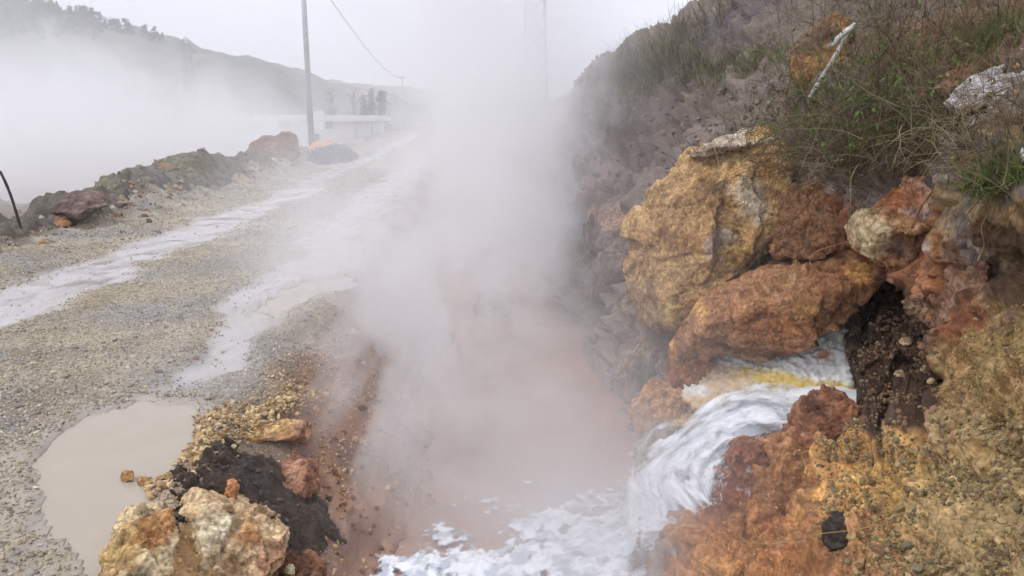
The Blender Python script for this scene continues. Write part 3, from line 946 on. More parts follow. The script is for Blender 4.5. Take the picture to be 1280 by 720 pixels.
# --- rocks at the lower left, between the puddle and the stream
rock("rock", [front_back([(212, 690, 2.95), (226, 645, 3.08), (240, 618, 3.2), (268, 622, 3.2), (332, 644, 3.2), (364, 664, 3.15), (356, 700, 2.95), (316, 740, 2.72), (250, 770, 2.55), (205, 740, 2.65), (270, 680, 2.9)], 0.45, 0.85, -0.12)],
     0.006, srgb(216, 186, 140), [
    (P(265, 665, 2.95), (0.14, 0.2, 0.12), srgb(226, 212, 176), 0.5, 0.9),
    (P(330, 665, 3.0), (0.18, 0.3, 0.07), srgb(216, 158, 96), 0.5, 0.9),
    (P(345, 690, 2.95), (0.12, 0.2, 0.1), srgb(178, 120, 88), 0.5, 0.8),
    (P(300, 705, 2.8), (0.12, 0.3, 0.06), srgb(130, 84, 52), 0.5, 0.8),
    (P(255, 720, 2.65), (0.12, 0.2, 0.08), srgb(128, 116, 90), 0.5, 0.8)],
     "large yellow rock with a cream face at the lower left, by the stream", sit=0.13, s=501, cut=1.0)
rock("rock", [front_back([(126, 700, 2.72), (150, 650, 2.9), (176, 634, 2.98), (212, 640, 3.0), (224, 668, 2.92), (215, 700, 2.75), (190, 745, 2.55), (140, 750, 2.5), (170, 680, 2.75)], 0.3, 0.85, -0.1)],
     0.006, srgb(218, 194, 148), [(P(150, 700, 2.7), (0.12, 0.2, 0.1), srgb(206, 168, 96), 0.5, 0.8), (P(200, 660, 2.9), (0.08, 0.2, 0.05), srgb(190, 130, 66), 0.5, 0.8), (P(165, 735, 2.55), (0.07, 0.2, 0.06), srgb(80, 70, 54), 0.5, 0.8)],
     "pale yellow rock at the edge of the foreground puddle", sit=0.08, s=512, cut=0.8)
rock("rock", [front_back([(184, 634, 3.12), (190, 618, 3.2), (216, 592, 3.32), (236, 584, 3.36), (240, 604, 3.26), (222, 632, 3.1), (196, 646, 3.05)], 0.22, 0.85, -0.08)],
     0.007, srgb(208, 150, 92), [(P(215, 610, 3.2), (0.08, 0.2, 0.05), srgb(220, 176, 120), 0.5, 0.8)], "orange slab between the puddle and the black mud", sit=0.02, s=523)
rock("rock", [front_back([(276, 622, 3.28), (280, 602, 3.32), (292, 598, 3.32), (300, 610, 3.28), (296, 624, 3.24)], 0.08, 0.85, -0.03)],
     0.005, srgb(196, 138, 86), [], "small orange stone half sunk in the black mud", 'stone', sit=0.05, s=534)
rock("rock", [front_back([(338, 620, 3.5), (342, 588, 3.6), (368, 572, 3.68), (394, 580, 3.66), (398, 610, 3.5), (370, 640, 3.4)], 0.35, 0.85, -0.15)],
     0.009, srgb(168, 116, 86), [(P(365, 595, 3.5), (0.1, 0.2, 0.06), srgb(190, 140, 106), 0.5, 0.8)], "reddish rock on the stream side of the black mud", sit=0.2, s=545)
rock("rock", [front_back([(340, 720, 2.95), (352, 694, 3.02), (384, 690, 3.05), (404, 706, 3.0), (396, 740, 2.85), (350, 750, 2.8)], 0.25, 0.85, -0.12)],
     0.008, srgb(140, 96, 68), [], "brown rock at the bottom, right of the large yellow rock", sit=0.12, s=556)
rock("rock", [front_back([(268, 545, 3.92), (286, 530, 4.0), (330, 522, 4.05), (392, 530, 4.05), (402, 548, 3.95), (330, 545, 3.9), (290, 556, 3.85)], 0.3, 0.85, -0.15)],
     0.01, srgb(206, 156, 100), [(P(320, 535, 3.95), (0.2, 0.3, 0.04), srgb(222, 182, 120), 0.5, 0.8), (P(390, 540, 3.95), (0.12, 0.3, 0.06), srgb(178, 132, 106), 0.5, 0.8)], "orange crusted ledge behind the black mud", 'ledge', sit=0.20, s=567, amp=0.7, cut=1.5)
mp_ = PZ(268, 700, 0.03)
mound("soil_heap", mp_[0], mp_[1], 0.44, 0.44, 0.09, 0.008, srgb(186, 146, 98), [(P(350, 700, 2.9), (0.2, 0.3, 0.2), srgb(140, 100, 74), 0.6, 0.9), (P(150, 700, 2.7), (0.15, 0.3, 0.2), srgb(206, 176, 124), 0.6, 0.9)],
      "low ledge of ochre soil in which the two yellow rocks are bedded", "soil heap", 577, 0.03, M_bank, 0.6, 30)
mp_ = PZ(318, 584, 0.02)
mound("mud_clump", mp_[0], mp_[1], 0.34, 0.52, 0.07, 0.007, srgb(84, 70, 60), [(P(330, 600, 3.4), (0.3, 0.3, 0.1), srgb(76, 69, 64), 0.5, 0.7), (P(300, 615, 3.3), (0.14, 0.2, 0.03), srgb(124, 102, 80), 0.5, 0.6), (P(385, 570, 3.7), (0.22, 0.4, 0.15), srgb(128, 98, 80), 0.7, 0.8), (P(270, 560, 3.6), (0.1, 0.2, 0.06), srgb(50, 42, 36), 0.6, 0.8)],
      "lump of black mud and charred soil among the yellow rocks", "mud", 578, 0.026, M_mud, 0.6, 40, 0.42)
mp_ = PZ(226, 652, 0.02)
mound("mud_clump", mp_[0], mp_[1], 0.07, 0.2, 0.05, 0.006, srgb(62, 54, 48), [], "narrow tongue of black mud between the two yellow rocks", "mud", 579, 0.014, M_mud, 0.6, 40)
for k, (px, py, r, lab) in enumerate([(312, 612, 7, "cream pebble on the black mud"), (380, 668, 6, "pale yellow pebble at the waterline beside the large yellow rock"), (320, 715, 7, "white chip of rock at the bottom edge, left of the brown rock"), (362, 716, 6, "white chip of rock on the brown rock at the bottom edge"),
                                      (193, 660, 7, "small orange pebble between the two yellow rocks"), (178, 604, 7, "yellow pebble at the end of the puddle shore"), (158, 597, 8, "brown pebble at the puddle's stony shore")]):
    Yp = {312: 3.3, 380: 3.5, 320: 2.74, 362: 2.8, 193: 2.9, 178: 3.18, 158: 3.22}[px]
    rock("pebble", [front_back([(px - r * 1.2, py, Yp), (px - r * .5, py - r * .8, Yp), (px + r, py - r * .7, Yp - .01), (px + r * 1.3, py + r * .3, Yp - .02), (px, py + r * .9, Yp - .03)], 0.05)],
         0.004, srgb(222, 206, 160) if k in (0, 1, 2, 3) else srgb(190, 144, 86), [], lab, 'pebble', s=600 + k)
rock("rock", [front_back([(596, 392, 8.5), (598, 370, 8.9), (612, 356, 9.1), (626, 360, 9.0), (638, 376, 8.7), (636, 390, 8.4), (616, 400, 8.1)], 0.4, 0.9, -0.2)],
     0.014, srgb(112, 96, 76), [], "lone brown rock standing in the steaming stream", s=611, wet=0.3)

# --- berm on the far side of the road
mx, my = uvw(-6.75, 18.8)
mound("soil_heap", float(mx), float(my), 1.15, 4.0, 0.34, 0.04, srgb(128, 120, 104), [(P(200, 202, 17), (0.5, 1.0, 0.2), srgb(178, 132, 88), 0.5, 0.8), (P(190, 235, 15.6), (0.6, 1, 0.4), srgb(130, 126, 122), 0.5, 0.7), (P(250, 205, 18), (0.6, 1.5, 0.25), srgb(120, 112, 82), 0.5, 0.8)],
      "grey green heap of dug soil on the far edge of the road", "soil heap", 701, 0.11, lumps=8)
rock("boulder", [front_back([(302, 198, 28), (314, 178, 28.3), (334, 170, 28.3), (354, 178, 28), (356, 202, 27.5), (330, 209, 27.3), (308, 207, 27.6)], 1.2, 0.8)],
     0.035, srgb(132, 92, 66), [(P(330, 182, 27.8), (0.6, 1, 0.3), srgb(142, 106, 84), 0.5, 0.8)], "brown boulder leaning on the rounder one on the road berm", "boulder", "boulders on the road berm", sit=0.22, s=712)
rock("boulder", [front_back([(338, 192, 28), (344, 170, 28.2), (362, 164, 28.2), (374, 176, 28), (374, 196, 27.6), (354, 206, 27.4)], 1.1, 0.8)],
     0.035, srgb(140, 104, 80), [], "rounder brown boulder at the right of the pair on the berm", "boulder", "boulders on the road berm", sit=0.22, s=723)
rock("rock", [front_back([(322, 206, 26.8), (326, 198, 27), (340, 196, 27), (350, 202, 26.8), (344, 210, 26.5), (328, 210, 26.5)], 0.5, 0.8)],
     0.03, srgb(206, 172, 130), [], "cream rock below the pair of brown boulders", sit=0.2, s=734)
rock("rock", [front_back([(288, 208, 26.5), (296, 196, 26.8), (310, 193, 26.8), (322, 202, 26.4), (318, 214, 26), (296, 216, 26)], 0.8, 0.8)],
     0.04, srgb(146, 128, 116), [], "dull grey rock just left of the brown boulders", sit=0.2, s=745)
rock("rock", [front_back([(372, 198, 29.5), (380, 186, 30), (398, 178, 30.5), (414, 176, 30.5), (420, 186, 30), (400, 198, 29)], 1.2, 0.8)],
     0.05, srgb(206, 160, 116), [(P(395, 188, 29.5), (0.5, 1, 0.2), srgb(190, 132, 78), 0.5, 0.7)], "orange cream rock between the pole and the dark gravel pile", sit=0.25, s=756)
for u_m, v_m, ru_, rv_, h_m, lab in ((-6.35, 12.4, 0.5, 2.6, 0.13, "low dark ridge of rubble on the near verge, before the big soil heap"), (-6.6, 25.5, 0.6, 3.2, 0.18, "low dark ridge of rubble between the big soil heap and the brown boulders")):
    mx, my = uvw(u_m, v_m)
    mound("soil_heap", float(mx), float(my), ru_, rv_, h_m, 0.035, srgb(112, 104, 92), [(P(100, 255, 13), (0.5, 0.8, 0.2), srgb(150, 122, 96), 0.6, 0.7)], lab, "soil heap", 705 + int(v_m), 0.09, lumps=10, ragged=0.3)
mp_ = P(418, 188, 31)
mound("gravel_pile", mp_[0], mp_[1], 0.75, 3.4, 0.55, 0.05, srgb(84, 90, 100), [], "dark blue grey pile of gravel at the road edge", "gravel pile", 767, 0.04)
rock("rock", [front_back([(62, 262, 12.6), (70, 248, 12.9), (98, 238, 13), (124, 240, 13), (132, 256, 12.6), (112, 272, 12.1), (80, 274, 12)], 0.8, 0.8, -0.1)],
     0.025, srgb(112, 92, 84), [(P(110, 246, 12.6), (0.3, 0.6, 0.12), srgb(150, 124, 112), 0.5, 0.8)], "dark brown rock on the near berm beside the steam", sit=0.16, s=778)
rock("rock", [front_back([(60, 282, 11.6), (68, 270, 11.8), (84, 268, 11.8), (90, 278, 11.6), (78, 288, 11.3)], 0.3, 0.8, -0.05)],
     0.02, srgb(170, 120, 80), [], "small orange rock below the dark brown rock on the berm", sit=0.14, s=789)
rock("rock", [front_back([(138, 254, 13.6), (142, 244, 13.8), (154, 242, 13.8), (162, 252, 13.5), (152, 258, 13.2)], 0.3, 0.8, -0.05)],
     0.02, srgb(150, 138, 112), [], "small olive rock at the near foot of the soil heap", sit=0.14, s=790)
rock("rock", [front_back([(-14, 304, 10.3), (-8, 288, 10.6), (6, 286, 10.6), (14, 296, 10.3), (4, 306, 10)], 0.3, 0.8, -0.05)],
     0.02, srgb(122, 82, 60), [], "red brown rock at the foot of the bent rod", sit=0.08, s=791)
mp_ = P(20, 235, 17)
mound("soil_heap", mp_[0] - 1.0, mp_[1], 2.2, 3.0, 1.1, 0.08, srgb(156, 134, 114), [(P(20, 230, 18), (0.8, 1.5, 0.2), srgb(166, 116, 86), 0.5, 0.8)], "low brown heap of earth in the steam at the far left", "soil heap", 792, 0.06, lumps=8)

# ------------------------------------------------------------------ loose stones
_ico = bmesh.new()
bmesh.ops.create_icosphere(_ico, subdivisions=1, radius=1)
ICO_V = np.array([v_.co[:] for v_ in _ico.verts])
ICO_F = np.array([[v_.index for v_ in f.verts] for f in _ico.faces])
_ico.free()
OCT_V = np.array([(1, 0, 0), (-1, 0, 0), (0, 1, 0), (0, -1, 0), (0, 0, 1), (0, 0, -1.0)])
OCT_F = np.array([(0, 2, 4), (2, 1, 4), (1, 3, 4), (3, 0, 4), (2, 0, 5), (1, 2, 5), (3, 1, 5), (0, 3, 5)])


def stones(pos, size, cols, r, low=False, flat=0.62, up=None):
    V, F = (OCT_V, OCT_F) if low else (ICO_V, ICO_F)
    n, k = len(pos), len(V)
    sh = V[None] * (1 + 0.28 * r.normal(size=(n, k, 1)).clip(-1.4, 1.4))
    sh = sh * np.stack([r.uniform(0.75, 1.3, n), r.uniform(0.6, 1.05, n), r.uniform(0.45, 0.8, n) * flat / 0.62], 1)[:, None, :]
    # random rotation
    qn = r.normal(size=(n, 4)) * np.array([1, 0.35, 0.35, 1])
    qn /= np.linalg.norm(qn, axis=1)[:, None]
    w_, x_, y_, z_ = qn.T
    Rm = np.stack([1 - 2 * (y_ * y_ + z_ * z_), 2 * (x_ * y_ - z_ * w_), 2 * (x_ * z_ + y_ * w_),
                   2 * (x_ * y_ + z_ * w_), 1 - 2 * (x_ * x_ + z_ * z_), 2 * (y_ * z_ - x_ * w_),
                   2 * (x_ * z_ - y_ * w_), 2 * (y_ * z_ + x_ * w_), 1 - 2 * (x_ * x_ + y_ * y_)], 1).reshape(n, 3, 3)
    sh = np.einsum('nij,nkj->nki', Rm, sh) * size[:, None, None]
    co = (sh + pos[:, None, :]).reshape(-1, 3)
    f = (F[None] + (np.arange(n) * k)[:, None, None]).reshape(-1, 3)
    c = np.repeat(cols[:, None, :], k, 1).reshape(-1, 3)
    return co, f, c


GPAL = np.array([srgb(182, 168, 138), srgb(168, 156, 132), srgb(148, 136, 114), srgb(190, 182, 166), srgb(132, 126, 118), srgb(150, 146, 142), srgb(112, 102, 90), srgb(206, 196, 172), srgb(164, 140, 104), srgb(96, 92, 90)])
GPAL = lerp(GPAL, srgb(164, 154, 140)[None], 0.22)


def scatter_gravel(n, y0, y1, smin, smax, r, low):
    # even by area along the road
    vv = np.sqrt(r.uniform(y0 ** 2, y1 ** 2, n)) if y1 > 12 else r.uniform(y0, y1, n)
    uu = r.uniform(-7.2, -0.6, n)
    x, y = xy_of(uu, vv)
    inview = (np.abs(x) < 0.85 * y + 0.6)
    x, y = x[inview], y[inview]
    m = road_masks(x, y)
    u_, v_, p3_, tl_, tr_, s1, s2 = m
    z = height(x, y, m)
    trk_ = np.maximum(tl_, tr_)
    den = np.clip(1.05 - 1.25 * trk_, 0.02, 1) * sst(-0.03, 0.10, np.minimum(s1, s2)) * (0.55 + 0.6 * sst(-0.5, 0.4, fbm(p3_ * 1.1, 3, 90)))
    den *= lerp(1, 0.35, sst(-1.15, -0.85, u_))
    den *= lerp(1, 0.75, sst(-4.3, -4.7, u_))
    keep = r.uniform(size=len(x)) < den
    x, y, z, p3_, u_ = x[keep], y[keep], z[keep], p3_[keep], u_[keep]
    k = len(x)
    size = (smin + (smax - smin) * r.beta(1.3, 4, k))
    big = r.uniform(size=k) < 0.012
    size[big] *= 2.2
    zone = fbm(p3_ * 0.9, 3, 91)
    cid = np.clip((r.normal(size=k) * 2.4 + 3.2 + zone * 3).astype(int), 0, 9)
    c = GPAL[cid] * r.uniform(0.8, 1.15, k)[:, None]
    c = lerp(c, c * np.array([1.1, 0.86, 0.58]), (sst(-1.5, -1.0, u_) * sst(7, 4, y) * 0.8)[:, None])
    return stones(np.stack([x, y, z + size * 0.15], 1), size, c, r, low)


r1 = np.random.default_rng(11)
parts_ = [scatter_gravel(105000, 2.2, 5.5, 0.004, 0.017, r1, False),
          scatter_gravel(85000, 5.5, 10, 0.005, 0.020, r1, True),
          scatter_gravel(60000, 10, 26, 0.010, 0.035, r1, True)]
off, co_, f_, c_ = 0, [], [], []
for a_, b_, d_ in parts_:
    co_.append(a_); f_.append(b_ + off); c_.append(d_)
    off += len(a_)
link("gravel", mesh_np("gravel", np.concatenate(co_), np.concatenate(f_), np.concatenate(c_), False), M_stone, kind='stuff', label="loose grey and tan gravel covering the road", cat="gravel")

# orange pebbles along the puddle's shore and rubble on the right slope
r2 = np.random.default_rng(12)
n = 1500
px_ = r2.uniform(0, 1, n)
line = np.array([PZ(175, 605, 0)[:2], PZ(215, 580, 0)[:2], PZ(250, 545, 0)[:2], PZ(300, 515, 0)[:2], PZ(370, 480, 0)[:2]])
tt = px_ * (len(line) - 1)
i0 = np.clip(tt.astype(int), 0, len(line) - 2)
xy = line[i0] + (line[i0 + 1] - line[i0]) * (tt - i0)[:, None] + r2.normal(size=(n, 2)) * 0.09
size = 0.006 + 0.02 * r2.beta(1.2, 3, n)
pc = np.array([srgb(190, 160, 112), srgb(176, 144, 102), srgb(204, 182, 138), srgb(146, 116, 86), srgb(168, 148, 116)])[r2.integers(0, 5, n)] * r2.uniform(0.8, 1.1, n)[:, None]
zz = hgt(xy[:, 0], xy[:, 1])
keepz = zz > -0.3
A = stones(np.stack([xy[:, 0], xy[:, 1], np.maximum(zz, -0.06) + 0.012], 1)[keepz], size[keepz], pc[keepz], r2)
pts, sz, cl = [], [], []
for (x0, y0, x1, y1, cnt, a, b, pal) in [
    (1020, 520, 1300, 740, 5200, 0.003, 0.026, ((140, 122, 84), (152, 134, 94), (122, 106, 76), (166, 148, 104), (112, 102, 82))),
    (1170, 380, 1290, 600, 1300, 0.004, 0.013, ((150, 128, 84), (128, 110, 72), (164, 144, 100))),
    (870, 540, 1120, 725, 1600, 0.003, 0.013, ((190, 136, 84), (150, 98, 62), (206, 160, 100), (128, 84, 58))),
    (1050, 370, 1175, 530, 2600, 0.004, 0.028, ((104, 78, 56), (128, 100, 74), (84, 62, 48), (146, 118, 90))),
    (700, 90, 1000, 240, 500, 0.02, 0.05, ((120, 108, 100), (140, 122, 108), (98, 88, 82))),
    (1060, 20, 1280, 130, 150, 0.010, 0.03, ((150, 112, 84), (170, 140, 110), (128, 96, 70)))]:
    for _ in range(cnt):
        p0, n0 = on_bank(r2.uniform(x0, x1), r2.uniform(y0, y1))
        if p0 is None or fbm(p0[None] * 5, 3, 59)[0] < r2.uniform(-0.5, 0.3): continue
        s_ = a + (b - a) * r2.beta(0.9, 4.5)
        pts.append(p0 - n0 * s_ * 0.05); sz.append(s_)
        cl.append(srgb(*pal[r2.integers(0, len(pal))]) * r2.uniform(0.75, 1.15))
n = 2600
uu_, vv_ = r2.uniform(-1.15, -0.15, n), r2.uniform(2.7, 11, n)
x_, y_ = xy_of(uu_, vv_)
z_ = hgt(x_, y_)
rpal = [srgb(*c_) for c_ in ((150, 112, 84), (128, 96, 76), (172, 136, 100), (108, 84, 70), (186, 156, 120))]
for k in range(n):
    if z_[k] < ZW - 0.02: continue
    s_ = 0.006 + 0.03 * r2.beta(1, 4)
    pts.append((x_[k], y_[k], z_[k] + s_ * 0.15)); sz.append(s_); cl.append(rpal[r2.integers(0, 5)] * r2.uniform(0.7, 1.15))
n = 1500
uu_, vv_ = r2.normal(-6.3, 0.45, n), r2.uniform(9, 34, n)
x_, y_ = xy_of(uu_, vv_)
z_ = hgt(x_, y_)
rpal = [srgb(*c_) for c_ in ((150, 140, 122), (120, 112, 100), (182, 172, 150), (104, 92, 82), (160, 124, 92))]
for k in range(n):
    s_ = 0.02 + 0.11 * r2.beta(1, 5)
    pts.append((x_[k], y_[k], z_[k] + s_ * 0.2)); sz.append(s_); cl.append(rpal[r2.integers(0, 5)] * r2.uniform(0.7, 1.15))
for V_, c_, h_ in CRUMBS:
    big_ = h_ > 0.2
    for k in r2.integers(0, len(V_), 420 if big_ else 700):
        s_ = (0.015 + 0.08 * r2.beta(1, 5)) if big_ else (0.003 + 0.016 * r2.beta(1, 3))
        pts.append(V_[k] + np.array([0, 0, s_ * 0.2])); sz.append(s_)
        cl.append(np.clip(c_[k] * r2.uniform(0.6, 1.6) + 0.004, 0, 1))
B = stones(np.array(pts), np.array(sz), np.array(cl), r2, flat=0.9)
link("rubble", mesh_np("rubble", np.concatenate([A[0], B[0]]), np.concatenate([A[1], B[1] + len(A[0])]), np.concatenate([A[2], B[2]]), False), M_stone, kind='stuff', label="loose orange and grey rubble on the banks", cat="rubble")

# ------------------------------------------------------------------ water
def water_mat(name, base, rough, bump, scale, stretch=(1, 1, 1), var=0.15):
    m, nt, out = new_mat(name)
    b = nt.nodes.new("ShaderNodeBsdfPrincipled")
    geo = nt.nodes.new("ShaderNodeNewGeometry")
    mp = nt.nodes.new("ShaderNodeMapping")
    mp.inputs['Scale'].default_value = stretch
    nt.links.new(geo.outputs['Position'], mp.inputs['Vector'])
    n1 = tex_noise(nt, mp.outputs[0], scale, 5, 0.6, 0.6)
    n2 = tex_noise(nt, geo.outputs['Position'], 1.2, 4, 0.6, 0.5)
    r = nt.nodes.new("ShaderNodeValToRGB")
    r.color_ramp.elements[0].position, r.color_ramp.elements[1].position = 0.3, 0.7
    r.color_ramp.elements[0].color = (*[x * (1 - var) for x in base], 1)
    r.color_ramp.elements[1].color = (*[x * (1 + var) for x in base], 1)
    nt.links.new(n2.outputs[0], r.inputs[0])
    nt.links.new(r.outputs[0], b.inputs['Base Color'])
    b.inputs['Roughness'].default_value = rough
    b.inputs['IOR'].default_value = 1.33
    bp = nt.nodes.new("ShaderNodeBump")
    bp.inputs['Strength'].default_value = bump
    bp.inputs['Distance'].default_value = 0.03
    nt.links.new(n1.outputs[0], bp.inputs['Height'])
    nt.links.new(bp.outputs[0], b.inputs['Normal'])
    nt.links.new(b.outputs[0], out.inputs['Surface'])
    return m


def sheet(name, x0, x1, y0, y1, z, step, amp, s, mat, label=None):
    xs, ys = np.arange(x0, x1 + step, step), np.arange(y0, y1 + step, step)
    X, Y = np.meshgrid(xs, ys)
    p = np.stack([X.ravel(), Y.ravel(), 0 * X.ravel()], 1)
    Z = z + amp * fbm(p * np.array([2.2, 1.2, 1]), 3, s)
    i = np.arange(X.size).reshape(X.shape)
    f = np.stack([i[:-1, :-1], i[:-1, 1:], i[1:, 1:], i[1:, :-1]], -1).reshape(-1, 4)
    return link(name, mesh_np(name, np.stack([X.ravel(), Y.ravel(), Z], 1), f, None, True), mat, kind='structure', label=label)


M_stream = water_mat("stream_water", srgb(160, 128, 108), 0.13, 0.5, 9, (1, 0.5, 1), 0.25)
M_puddle = water_mat("puddle_water", srgb(170, 158, 141), 0.06, 0.03, 3, (1, 1, 1), 0.06)
sheet("water", -2.6, 3.2, 1.8, 46, ZW, 0.07, 0.02, 801, M_stream)
for nm, pd in (("puddle", pud1), ("puddle", pud2)):
    X, Y = np.meshgrid(np.arange(pd[:, 0].min() - 0.15, pd[:, 0].max() + 0.15, 0.02), np.arange(pd[:, 1].min() - 0.15, pd[:, 1].max() + 0.15, 0.02))
    i = np.arange(X.size).reshape(X.shape)
    f = np.stack([i[:-1, :-1], i[:-1, 1:], i[1:, 1:], i[1:, :-1]], -1).reshape(-1, 4)
    sd_ = poly_sd(pd, X.ravel(), Y.ravel())
    link(nm, mesh_np(nm, np.stack([X.ravel(), Y.ravel(), 0 * X.ravel() + ZP], 1), f[sd_[f].max(1) < 0.09], None, True), M_puddle, kind='structure')

# the cascade: a rough sheet of white water running down from the outlet into the stream
LE = [(1072, 476, 4.62), (1020, 478, 4.66), (960, 486, 4.66), (895, 500, 4.68), (850, 535, 4.66), (800, 575, 4.6), (778, 600, 4.42), (770, 650, 3.92), (735, 672, 3.75), (690, 690, 3.6), (620, 700, 3.52)]
RI = [(1076, 512, 4.22), (1040, 520, 4.12), (1000, 538, 4.0), (955, 556, 3.86), (920, 575, 3.76), (908, 600, 3.68), (898, 635, 3.56), (876, 672, 3.48), (850, 700, 3.42), (820, 730, 3.3), (760, 770, 3.05)]
L3, R3 = np.array([P(*p) for p in LE]), np.array([P(*p) for p in RI])
L3, R3 = catmull(L3, 34), catmull(R3, 34)
ns_, nt_ = len(L3), 150
T = np.linspace(0, 1, nt_)
W = L3[:, None] * (1 - T)[None, :, None] + R3[:, None] * T[None, :, None]
W[..., 2] += (np.sin(T * np.pi) * 0.05)[None]
sl = np.cumsum(np.concatenate([[0], np.linalg.norm(np.diff((L3 + R3) / 2, axis=0), axis=1)]))
width = np.linalg.norm(R3 - L3, axis=1)
FS = np.stack(np.broadcast_arrays(sl[:, None] * 2.2, T[None] * width[:, None] * 14, 0 * W[..., 0]), -1).reshape(-1, 3)
turb = sst(0.1, 0.5, np.linspace(0, 1, ns_))[:, None].repeat(nt_, 1).ravel()
hz = (fbm(FS * np.array([1.3, 0.30, 1]), 3, 811, 0.5) * 0.045 + fbm(FS * np.array([2.2, 0.45, 1]), 3, 810, 0.5) * 0.02) * (0.45 + turb * 0.9)
steps = np.sin(sl * 7 + fbm(np.stack([sl * 2, 0 * sl, 0 * sl], 1), 2, 812) * 3)[:, None] * 0.012
Wp = W.reshape(-1, 3)
Wp[:, 2] += hz + np.repeat(steps, nt_, 1).ravel() * 0.8
edge_t = np.minimum(T, 1 - T)[None].repeat(ns_, 0).ravel()
end_s = np.linspace(0, 1, ns_)[:, None].repeat(nt_, 1).ravel()
Wp[:, 2] -= sst(0.10, 0.0, edge_t + 0.06 * fbm(FS * 0.7, 3, 813)) * 0.10
Wp[:, 2] = np.maximum(Wp[:, 2], ZW + 0.006 + 0.04 * np.clip(fbm(FS * 0.8, 3, 814) + 0.3, 0, 1))
# alpha: streaks of foam that thin out at the edges and the run-out
al = 1.12 + 0.40 * fbm(FS * np.array([0.6, 0.9, 1]), 4, 815, 0.6) + 0.55 * fbm(FS * np.array([1.5, 0.30, 1]), 4, 819, 0.6)
al -= sst(0.26, 0.0, edge_t + 0.10 * fbm(FS * np.array([1.5, 0.6, 1]), 3, 818)) * 1.15
al -= sst(0.80, 1.0, end_s + 0.10 * fbm(FS * 0.5, 3, 816)) * 1.0
wc = lerp(srgb(214, 222, 231)[None], srgb(240, 244, 248)[None], sst(-0.5, 0.2, 0.5 * fbm(FS * np.array([0.6, 0.8, 1]), 5, 817, 0.6) + 0.8 * fbm(FS * np.array([1.6, 0.28, 1]), 4, 827, 0.6))[:, None])
i = np.arange(ns_ * nt_).reshape(ns_, nt_)
wf = np.stack([i[:-1, :-1], i[:-1, 1:], i[1:, 1:], i[1:, :-1]], -1).reshape(-1, 4)


def foam_mat(name, bump=0.35, lo=0.22, hi=0.72, grain=0.9):
    m, nt, out = new_mat(name)
    at = nt.nodes.new("ShaderNodeAttribute")
    at.attribute_name = 'Col'
    b = nt.nodes.new("ShaderNodeBsdfPrincipled")
    nt.links.new(at.outputs['Color'], b.inputs['Base Color'])
    b.inputs['Roughness'].default_value = 0.45
    b.inputs['Subsurface Weight'].default_value = 0.0
    tr_ = nt.nodes.new("ShaderNodeBsdfTransparent")
    geo = nt.nodes.new("ShaderNodeNewGeometry")
    n1 = tex_noise(nt, geo.outputs['Position'], 30, 5, 0.65, 0.8)
    a = E(nt, at.outputs['Alpha']) + (E(nt, n1.outputs[0]) - 0.5) * grain
    a = a.sstep(lo, hi)
    bp = nt.nodes.new("ShaderNodeBump")
    bp.inputs['Strength'].default_value = bump
    bp.inputs['Distance'].default_value = 0.02
    nt.links.new(n1.outputs[0], bp.inputs['Height'])
    nt.links.new(bp.outputs[0], b.inputs['Normal'])
    mx = nt.nodes.new("ShaderNodeMixShader")
    nt.links.new(a.k, mx.inputs[0])
    nt.links.new(tr_.outputs[0], mx.inputs[1])
    nt.links.new(b.outputs[0], mx.inputs[2])
    nt.links.new(mx.outputs[0], out.inputs['Surface'])
    return m


M_foam = foam_mat("white_water")
M_fall = foam_mat("falling_water", 0.08, 0.05, 0.95, 0.35)
fall = link("waterfall", mesh_np("waterfall", Wp, wf, wc, True, al), M_fall, kind='structure')
# thin veils of flung water over and around the main sheet
for q_, (lift, grow, s_) in enumerate(((0.022, 0.10, 850), (0.045, 0.22, 860))):
    Lw, Rw = L3 + (L3 - R3) * grow, R3 + (R3 - L3) * grow
    V = (Lw[:, None] * (1 - T)[None, :, None] + Rw[:, None] * T[None, :, None]).reshape(-1, 3)
    V[:, 2] += (np.sin(T * np.pi) * 0.05)[None].repeat(ns_, 0).ravel() + lift * sst(0.0, 0.35, end_s) + fbm(FS * np.array([1.0, 0.35, 1]), 3, s_) * 0.05
    V[:, 2] = np.maximum(V[:, 2], ZW + 0.015)
    av = 0.38 + 0.35 * fbm(FS * np.array([0.7, 1.0, 1]), 4, s_ + 1, 0.6) + 0.75 * fbm(FS * np.array([1.8, 0.32, 1]), 4, s_ + 2, 0.62) - sst(0.30, 0.0, edge_t) * 0.55 - sst(0.75, 1.0, end_s) * 0.8 - sst(0.12, 0.0, end_s) * 0.6
    link("veil", mesh_np("veil", V, wf, wc * 0 + srgb(238, 242, 246), True, av), M_fall, fall)

